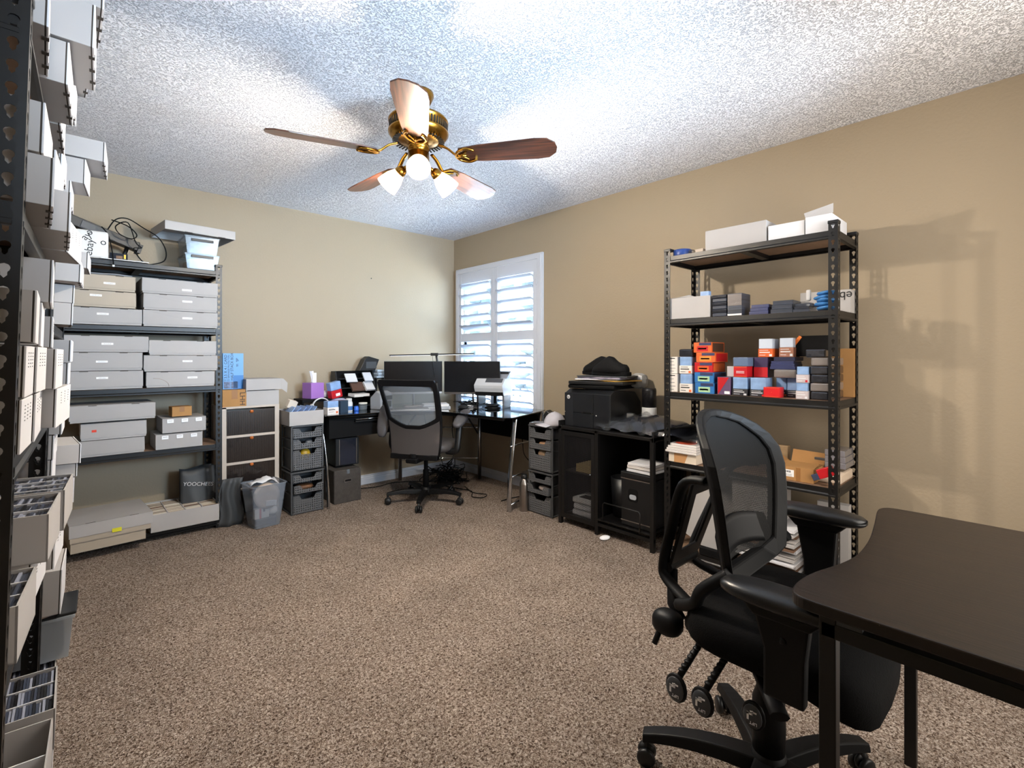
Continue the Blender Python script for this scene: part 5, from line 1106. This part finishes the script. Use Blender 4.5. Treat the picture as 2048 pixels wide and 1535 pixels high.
B().prism([(-.03, 0), (.20, 0), (.20, .105), (.055, .105)], 0, .12, 'y').make('body', BLKM, t, bevel=.002); B().prism([(-.004, .028), (.022, .034), (.068, .098), (.055, .107)], -.003, .0005, 'y').make('orange_side', mat('bright_orange', '#e0762c', .4), t)
tag(B().box(-.02, .02, -.05, .05, 0, .25).make('cardboard_sheet', KRAFT, loc=(-.12, -3.60, zC), bevel=.001), 'brown cardboard sheet behind the film bundles by the wall', 'cardboard')
# fourth board
o = thing('open_carton', 'cream open carton with an orange side under wrapped white magazines', 'open carton', (-.46, -2.795, zD_), -PI/2)
B().box(0, .17, 0, .22, 0, .055).make('body', mat('cream_carton', '#d8cbb9', .5), o, bevel=.001); B().prism([(.035, .0), (.10, 0), (.12, .052), (.035, .052)], -.001, .0003, 'y').make('orange_panel', mat('tan_orange', '#b98a5c', .6), o)
for k in range(4): xb('magazine_pack', ('lowest', 'second', 'third', 'topmost with red cover')[k]+' wrapped white magazine on the cream carton', -2.782-.004*k, -2.975+.004*k, zD_+.057+.0125*k, zD_+.069+.0125*k, mat('glossy_white', '#d5d0cd', .15, coat=.5), .21, -.478+.008*k, grp='wrapped magazines on the cream carton', bev=.002)
tag(B().prism([(.06*math.cos(a*PI/12), .06*math.sin(a*PI/12)) for a in range(24)], 0, .001, 'z').make('red_cover_disc', mat('terracotta_print', '#a8452f', .4), loc=(-.39, -2.87, zD_+.1075)), 'round red picture on the topmost wrapped magazine', 'picture')
b = B(); b.sheet(lambda u, v: (-.02+.30*v, .0-.26*u, .10*math.sin(PI*v)**.4*math.sin(PI*u)**.4+.01*math.sin(15*u+8*v)), 16, 12)
tag(b.make('film_bag', FILM, loc=(-.38, -2.80, zD_+.10), recalc=False), 'billowing clear film bag over the wrapped magazines', 'film bag')
xb('dark_package', 'dark packages in film behind the wrapped magazines', -2.85, -3.05, zD_+.0, zD_+.17, BAGGEDL, .10, -.22, bev=.01)
o = xb('carton', 'brown shipping carton with open flaps and a white barcode label', -3.386, -3.548, zD_, zD_+.066, KRAFT, .17, -.43, bev=.001, rz=.0)
w = .162
B().box(.005, .075, -.001, .0003, .018, .052).make('shipping_label', LAB, o)
b = B()
for i in range(16): b.box(.010+i*.0033, .010+i*.0033+.0009*(1+(i*7) % 3), -.0014, -.0009, .038, .048)
for k in range(3): b.box(.012, .066, -.0014, -.0009, .022+.004*k, .0228+.004*k)
b.make('barcode', INK, o)
B().box(.085, .105, -.0008, .1, .0, .0665).make('packing_tape', KRAFT2, o)
B().add([(0, 0, .066), (0, .17, .066), (-.075, .17, .12), (-.075, 0, .13)], [(0, 1, 2, 3)]).make('flap', KRAFT, o, solid=.003)
B().add([(.01, .17, .066), (w, .17, .066), (w, .20, .12), (.01, .20, .125)], [(0, 1, 2, 3)]).make('flap', KRAFT, o, solid=.003)
B().add([(.0, .0, .067), (w, 0, .067), (w-.01, .12, .075), (.01, .10, .078)], [(0, 1, 2, 3)]).make('flap', KRAFT, o, solid=.003)
xb('brown_envelope', 'brown paper envelope and grey bag behind the open carton', -3.25, -3.36, zD_, zD_+.13, mat('brown_paper', '#9c8363', .7, var=.2, vscale=30), .04, -.20, bev=.004)
for k in range(3): xb('display_case', ('lowest', 'middle', 'topmost')[k]+' clear smoky card case in the stack beside the end post', -3.56, -3.65+.002*k, zD_+.065+.03*k, zD_+.0945+.03*k, mat('smoky_case', '#6f6c70', .12, coat=.6, bump=.5, bscale=30), .16, -.30, grp='smoky card cases', bev=.003)
xb('display_case', 'low smoky card case between the open carton and the stack', -3.50, -3.56, zD_+.055, zD_+.10, mat('smoky_case2', '#4d5052', .12, coat=.6), .12, -.25, grp='smoky card cases', bev=.003)
xb('padded_mailer', 'cream padded mailer under the smoky cases', -3.51, -3.645, zD_, zD_+.05, mat('cream_mailer', '#c9b6a2', .5, bump=.6, bscale=20), .22, -.36, bev=.01)
t = thing('card_pack', 'red and navy pack in film leaning by the end post', 'card pack', (-.455, -3.555, zD_+.02), rot=(0, 0, -PI/2)); t.rotation_euler = (0.0, 0.0, -PI/2)
B().box(0, .09, 0, .03, 0, .03, M=Matrix.Rotation(-.45, 4, 'Y')).make('navy_half', mat('navy_film', '#394056', .15, coat=.5), t, bevel=.003); B().box(.03, .10, -.001, .028, .0, .045, M=Matrix.Rotation(-.45, 4, 'Y')).make('red_half', RED, t, bevel=.003)
# bottom board
def sheetbox(lbl, loc, rot, sx, sy, sz, m=CARD, nm='carton'):
    t = thing(nm, lbl, 'carton', loc, rot=rot); B().box(-sx, sx, -sy, sy, 0, sz).make('body', m, t, bevel=.001); B().box(-sx, sx, -.0005, sy+.0005, sz-.004, sz+.001).make('open_edge', SLOT, t); return t
t = thing('open_carton', 'large white open carton tilted on its corner behind the black chair back', 'open carton', (-.42, -2.90, .15), rot=(0, 0, -PI/2))
b = B(); R_ = Matrix.Rotation(.42, 4, 'Y')
b.box(-.06, .20, 0, .22, 0, .32, M=R_); b.make('body', CARD, t)
b = B(); b.add([R_ @ Vector(p) for p in ((.20, 0, .32), (.20, .2, .32), (.27, .2, .28), (.27, 0, .28))], [(0, 1, 2, 3)]); b.add([R_ @ Vector(p) for p in ((-.06, .0, .32), (.20, .0, .32), (.20, -.004, .33), (-.06, -.004, .33))], [(0, 1, 2, 3)]); b.make('flap', CARD, t, solid=.003)
for k in range(14):
    tag(B().box(0, .33, -.14, .14, 0, (.008, .014, .006, .018)[k % 4]).make('flat_mailer', (STACKP if k % 3 == 1 else CARD, PAPER, mat('brown_mailer', '#6e5442', .7))[k % 3 if k % 5 else 0], loc=(-.47+.014*((k*5) % 4), -3.33+.012*((k*3) % 3), .077+.0185*k), rot=(0, 0, .03*((k*7) % 3-1))), ORD[k]+' flat paper mailer from the bottom of the stack on the lowest board', 'mailer', 'flat mailers stacked on the bottom board')
xb('white_carton', 'white carton standing on the mailer stack behind the chair arm', -3.16, -3.40, .345, .53, CARD, .16, -.44, cat='carton')
xb('white_carton', 'off-white carton by the wall behind the end post of the unit', -3.50, -3.64, .077, .44, CARD, .05, -.20, cat='carton')
xb('foam_roll', 'roll of pale foam wrap standing behind the end post', -3.51, -3.60, .077, .36, mat('foam_wrap', '#b5b1ad', .5, bump=1, bscale=40), .14, -.38, bev=.03, cat='foam roll')
xb('dark_carton', 'dark box lying at the front of the bottom board below the white carton', -2.98, -3.16, .077, .115, BLKM, .2, -.455, cat='box')
# ------------------------------------------------------------------ office chairs
def star_base(t, r, angs, m, zhub=.09, w=.030, foot=.055):
    for a in angs:
        a = math.radians(a); M = Matrix.Rotation(a, 4, 'Z'); b = B(); n = 8; vs = []
        for i in range(n+1):
            u = i/n; x = .03+(r-.03)*u; z = zhub+.02*math.sin(PI*u*.6)-(zhub-foot-.012)*u**2; ww = w*(1-.35*u); hh = .026*(1-.45*u)
            vs += [(x, -ww, z-hh), (x, ww, z-hh), (x, ww*.75, z+hh*.6), (x, -ww*.75, z+hh*.6)]
        fs = [(0, 1, 2, 3), (n*4+3, n*4+2, n*4+1, n*4)]
        for i in range(n):
            for k in range(4): fs.append((i*4+k, i*4+(k+1) % 4, (i+1)*4+(k+1) % 4, (i+1)*4+k))
        b.add(vs, fs, 0, M); b.make('base_leg', m, t, bevel=.004)
        c = B(); cx = r-.01
        for sy in (-.017, .017): c.lathe([(0, -.009), (.022, -.008), (.026, -.004), (.026, .004), (.022, .008), (0, .009)], 20, M=M @ Matrix.Translation((cx, sy, .027)) @ Matrix.Rotation(PI/2, 4, 'X'))
        c.tube([M @ Vector((cx, 0, .025)), M @ Vector((cx, 0, foot+.02))], .009, 8)
        c.ell((cx, 0, .038), (.026, .010, .022), n=12, M=M); c.make('caster', BLK2, t)
    B().lathe([(0, zhub-.035), (.045, zhub-.03), (.05, zhub), (.04, zhub+.03), (.03, zhub+.035), (0, zhub+.035)], 24).make('base_hub', m, t)
CHB = mat('task_chair_plastic', '#070709', .5, spec=.28)
# grey mesh chair, facing the monitors
c1 = thing('office_chair', 'grey mesh-back office chair turned toward the corner desk', 'office chair', (-.90, -.85, 0), -math.radians(60))
star_base(c1, .315, [60+k for k in (11, 83, 155, 227, 299)], CHB)
B().lathe([(.024, .10), (.024, .26), (.017, .265), (.017, .40)], 20).make('gas_cylinder', BLKM, c1)
b = B(); b.box(-.09, .09, -.14, .13, .375, .415); b.box(-.05, .05, -.25, -.08, .36, .40); b.make('tilt_mechanism', CHB, c1, bevel=.01)
def seat_(u, v, w, d0, d1, zt, th, fall):
    x = w*(2*u-1); y = d0+(d1-d0)*v
    e = (1-abs(2*u-1)**5)*(1-abs(2*v-1)**6)
    return x*(1-.10*v**3), y, zt+th*e-fall*max(0, v-.65)**2*6
b = B(); b.ell((0, .05, .46), (.25, .205, .05), n=26, e=.55); b.deform(lambda x, y, z: (x*(1-.12*max(0, y)), y, z-.9*max(0, y-.12)**2*2+.1*x*x))
b.make('seat', mat('grey_leatherette', '#474342', .45, bump=.2, bscale=200), c1)
def lean(z0, k, curv):
    return lambda x, y, z: (x, y-k*(z-z0)-.0+curv*x*x, z)
zb, zt_ = .415, 1.015
def half(z):
    u = (z-zb)/(zt_-zb); return .205+.05*u**.8
def outl(ins=0, z0=zb, z1=zt_, n=8):
    P_ = []; 
    for k in range(n+1): z = z0+(z1-z0)*k/n; P_.append((half(z)-ins, z))
    return P_+[(-x, z) for x, z in reversed(P_)]
dfm = lambda x, y, z: (x, y-.23-.16*(z-.45)+.55*x*x*1.1+.05*math.cos((z-.62)*6), z)
zs_ = [zb, .5, .58, .66, .72, .80, .88, .96, zt_]
def polyO(f, zs): return [(f(z), z) for z in zs]+[(-f(z), z) for z in reversed(zs)]
# opening of the mesh: u-shaped bottom
zo = [.655, .67, .69, .715, .78, .86, .92, .955, .965]
def inn(i): return [0.06, .11, .155, half(.72)-.035, half(.78)-.033, half(.86)-.032, half(.92)-.031, half(.955)-.035, half(.965)-.05][i]
inner = [(inn(i), zo[i]) for i in range(9)]+[(-inn(i), zo[i]) for i in reversed(range(9))]
zoo = [.625, .64, .665, .70, .78, .86, .93, .985, zt_]
outer = [([.06, .11, .165, half(.70), half(.78), half(.86), half(.93), half(.985)-.003, half(zt_)-.02][i], zoo[i]) for i in range(9)]
outer = outer+[(-x, z) for x, z in reversed(outer)]
b = B(); b.ring(outer, inner, -.018, .012, 'y'); b.deform(dfm); b.make('back_frame', CHB, c1, bevel=.004)
b = B()
def meshp(u, v):
    i = v*8; k = min(7, int(i)); f = i-k; hw = inn(k)*(1-f)+inn(k+1)*f; z = zo[k]*(1-f)+zo[k+1]*f; return dfm(hw*(2*u-1)*1.01, 0, z)
b.sheet(meshp, 12, 24); b.make('back_mesh', MESHG, c1, recalc=False)
lp = [(half(z), z) for z in (zb+.02, .5, .58, .66, .70)]+[(.165, .665), (.11, .64), (.06, .625), (-.06, .625), (-.11, .64), (-.165, .665)]+[(-half(z), z) for z in (.70, .66, .58, .5, zb+.02)]
b = B()
for yy in (-.014, .012):
    b.sheet(lambda u, v: dfm((2*u-1)*half(zb+.01+.21*v)*.985, yy, zb+.01+(.21+.06*abs(2*u-1)**2.5)*v), 14, 8)
b.make('lower_back_panel', GFAB, c1, recalc=False)
b = B(); b.box(-.205, .205, -.03, .02, zb-.03, zb+.012); b.deform(dfm); b.make('back_base', CHB, c1, bevel=.006)
for sx in (-1, 1): B().tube([dfm(sx*(half(z)-.004), 0, z) for z in (zb, .5, .6, .7, .8, .9, 1.0)], .012, 8).make('side_rail', CHB, c1)
b = B(); b.tube(curve_pts([(0, -.12, .385), (0, -.20, .39), dfm(0, 0, .43)]), .03, 8); b.make('back_bracket', BLKM, c1)
ARM = mat('grey_armpad', '#4c4a4c', .4)
for sx in (-1, 1):
    ap = B(); ap.tube(curve_pts([(sx*.20, -.03, .43), (sx*.285, -.04, .44), (sx*.30, -.03, .52), (sx*.30, .0, .645)]), .020, 10, flat=1.3); ap.make('arm_post', BLK2, c1)
    p = B()
    if sx > 0: M = Matrix.Translation((.30, .05, .69)) @ Matrix.Rotation(.42, 4, 'X')
    else: M = Matrix.Translation((-.325, -.12, .665)) @ Matrix.Rotation(1.35, 4, 'X')
    p.ell((0, 0, 0), (.05, .135, .030), n=18, e=.75, M=M); p.make('armrest', ARM, c1)
CHF = mat('task_chair_fabric', '#060607', .85, spec=.15, bump=.4, bscale=300)
# black task chair in front
c2 = thing('office_chair', 'black high-back task chair pushed under the dark wood-grain table', 'office chair', (-1.71, -3.80, 0), PI)
BG = mat('blue_black_plastic', '#07080a', .55, spec=.25)
star_base(c2, .33, [8, 80, 152, 224, 296], BG, zhub=.105, w=.036)
B().lathe([(.040, .13), (.042, .20), (.040, .27), (.030, .30), (.030, .31)], 24).make('cylinder_shroud', CHB, c2); B().lathe([(.022, .30), (.022, .42)], 16).make('gas_cylinder', CHB, c2)
b = B(); b.box(-.10, .10, -.16, .14, .39, .435); b.make('tilt_mechanism', CHB, c2, bevel=.01)
b = B(); b.ell((0, .055, .495), (.243, .215, .062), n=28, e=.5); b.deform(lambda x, y, z: (x*(1-.10*max(0, y)*2), y, z-1.1*max(0, y-.10)**2*2-(.10*max(0, y-.12) if z < .49 else 0)+.15*x*x))
b.make('seat', CHF, c2)
# back: rounded oval shell
def hb_(z):      # half width by height
    u = (z-.60)/(1.04-.60)
    if u > .62: return .222*math.sqrt(max(0, 1-((u-.62)/.38)**2.4))
    return .222-.045*((.62-u)/.62)**1.4
d2 = lambda x, y, z: (x, y-.105-.19*(z-.72)+1.9*x*x, z)
zl = [.605, .63, .67, .73, .80, .87, .92, .96, .99, 1.012, 1.027, 1.036, 1.0395]
o_ = [(hb_(z)*(.86 if i == 0 else 1), z) for i, z in enumerate(zl)]; o_ += [(-x, z) for x, z in reversed(o_)]
i_ = [(max(.02, hb_(z)*(.80 if i == 0 else 1)-.032*(1 if z < 1.0 else .7)), .635+(z-.605)*.88) for i, z in enumerate(zl)]; i_ += [(-x, z) for x, z in reversed(i_)]
b = B(); b.ring(o_, i_, -.014, .012, 'y'); b.deform(d2); b.make('back_frame', BG, c2, bevel=.006)
b = B()
def mb(u, v):
    k = v*12; q = min(11, int(k)); f = k-q; P0, P1 = i_[q], i_[q+1]; return d2((P0[0]*(1-f)+P1[0]*f)*(2*u-1), .004, P0[1]*(1-f)+P1[1]*f)
b.sheet(mb, 12, 30); b.make('back_mesh', MESHB, c2, recalc=False)
b = B(); b.sheet(lambda u, v: d2((2*u-1)*(.17-.02*v), -.012+.02*math.cos((2*u-1)*1.4), .64+.085*v+.02*(1-(2*u-1)**2)), 12, 5); b.make('lumbar_pad', CHB, c2, recalc=False, solid=.012)
b = B(); b.sheet(lambda u, v: d2((2*u-1)*hb_(.87+.165*v)*.86, -.008, .865+.155*v), 10, 8); b.make('head_panel', CHB, c2, recalc=False, solid=.008)
# Y-shaped spine behind the back
b = B()
for sx in (-1, 1):
    b.tube(curve_pts([d2(sx*.17, -.01, .87), (sx*.15, -.165, .845), (sx*.11, -.225, .70), (sx*.085, -.262, .585), (sx*.09, -.25, .54), (sx*.12, -.16, .505), (sx*.15, -.07, .48)]), .019, 10, flat=.6)
b.tube(curve_pts([(-.085, -.255, .57), (0, -.262, .565), (.085, -.255, .57)]), .018, 8)
b.make('spine_frame', BG, c2)
for sx in (-1, 1): B().tube(curve_pts([d2(sx*.20, 0, .66), (sx*.205, -.085, .60), (sx*.20, -.11, .555), (sx*.17, -.17, .52)]), .016, 8).make('back_foot', BG, c2)
pl_ = B(); outp = [(-.075, .60), (.075, .60), (.10, .82), (-.10, .82)]
pl_.ring([(-.085, .58), (.085, .58), (.115, .84), (-.115, .84)], [(-.045, .62), (.045, .62), (.07, .80), (-.07, .80)], -.004, .006, 'y'); pl_.deform(lambda x, y, z: (x, y-.245+.36*(z-.58)*.9, z)); pl_.make('spine_plate', CHB, c2, bevel=.004)
b = B(); b.tube([(.06, -.25, .56), (.085, -.235, .47), (.10, -.20, .44)], .018, 8, flat=.6); b.make('spine_stem', CHB, c2)
b = B(); b.ell((.13, -.225, .435), (.035, .045, .035), n=14, e=.8); b.tube([(.14, -.24, .42), (.16, -.25, .375)], .008, 8); b.tube([(.10, -.18, .44), (.0, -.1, .42)], .02, 8); b.make('tension_knob', CHB, c2)
for lx, ly, lz, sy in ((.245, -.135, .345, -.11), (.245, -.065, .345, -.02), (.10, .0, .275, .0)):
    lv = B(); hz = .43 if lz > .3 else .36
    if lz > .3: lv.tube([(lx-.055, ly+.035, hz+.02), (lx, ly+.002, lz+.02)], .008, 8)
    if lz > .3:
        for k in range(7): q = k/7; lv.ell((lx-.055+.05*q, ly+.035-.03*q, hz+.02-(hz-lz-.015)*q), (.0105, .0105, .004), n=8)
    lv.ell((lx, ly, lz), (.010, .030, .037), n=16); o = lv.make('lever_paddle', CHB, c2)
    plt = B().ell((lx+.0075, ly, lz), (.005, .024, .031), n=16).make('lever_face', DGR, o)
    text('LIFT', .0105, LAB, o, (lx+.0135, ly+.004, lz-.013), (PI/2, PI, PI/2))
    ic = B(); X_ = lx+.0132
    for (y0, y1, z0, z1) in ((-.012, -.007, -.008, .012), (-.012, .004, .006, .011), (.0, .004, .008, .018), (-.004, .012, .013, .017)): ic.box(X_, X_+.0006, ly+y0, ly+y1, lz+z0, lz+z1)
    ic.make('lift_symbol', LAB, o)
for sx, y0, y1, zt2 in ((1, .0, .27, .70), (-1, -.10, .165, .737)):
    cx_ = sx*.285; L_ = (y1-y0)/2
    b = B(); b.ell((cx_, y0+L_, zt2-.020), (.048, L_, .021), n=22, e=.72); b.make('armrest', mat('soft_black_armpad', '#141517', .32), c2)
    b = B(); yc = y0+L_-.01+(.0 if sx > 0 else .01); b.prism([(yc-.05, zt2-.06), (yc+.06, zt2-.06), (yc+.052, .57), (yc+.05, .47), (yc-.03, .47), (yc-.03, .57)], cx_-.014, cx_+.014, 'x'); b.prism([(yc-.08, zt2-.034), (yc+.09, zt2-.034), (yc+.06, zt2-.065), (yc-.05, zt2-.065)], cx_-.02, cx_+.02, 'x')
    b.make('arm_post', CHB, c2, bevel=.006)
    B().tube([(cx_, yc, .43), (sx*.10, .0, .425)], .02, 8, flat=.5).make('arm_bracket', CHB, c2)
    B().ell((cx_+sx*.014, yc+.01, .60), (.004, .008, .008), n=10).make('arm_button', CHB, c2)
# dark wood-grain table
tb2 = thing('work_table', 'dark wood-grain table with a curved cut-out edge on a black steel frame', 'table', (0, 0, 0))
edge = [(p.x, p.y) for p in curve_pts([(-2.079, -4.02, 0), (-2.074, -3.985, 0), (-2.05, -3.966, 0), (-1.995, -3.963, 0), (-1.93, -3.972, 0), (-1.84, -3.997, 0), (-1.75, -4.01, 0), (-1.62, -4.006, 0), (-1.50, -3.992, 0), (-1.40, -3.978, 0), (-1.33, -3.968, 0), (-1.29, -3.968, 0), (-1.262, -3.985, 0), (-1.255, -4.03, 0)], 4)]
B().prism(edge+[(-1.255, -4.74), (-2.079, -4.74)], .712, .735, 'z').make('table_top', TABLE, tb2, bevel=.003)
for x, y in ((-2.068, -4.045), (-1.30, -4.055), (-2.068, -4.70), (-1.30, -4.70)): B().box(x, x+.028, y, y+.028, 0, .711).make('leg', BLK, tb2, bevel=.002)
B().box(-2.068, -2.040, -4.70, -4.02, .672, .700).make('side_rail', BLK, tb2, bevel=.002); B().box(-1.30, -1.272, -4.70, -4.03, .672, .700).make('side_rail', BLK, tb2, bevel=.002)
b = B(); b.box(-2.04, -1.30, -4.70, -4.672, .672, .700); b.make('cross_rail', BLK, tb2, bevel=.002)
b = B(); b.box(-2.066, -2.042, -4.085, -4.045, .700, .712); b.make('corner_bracket', DGR, tb2)
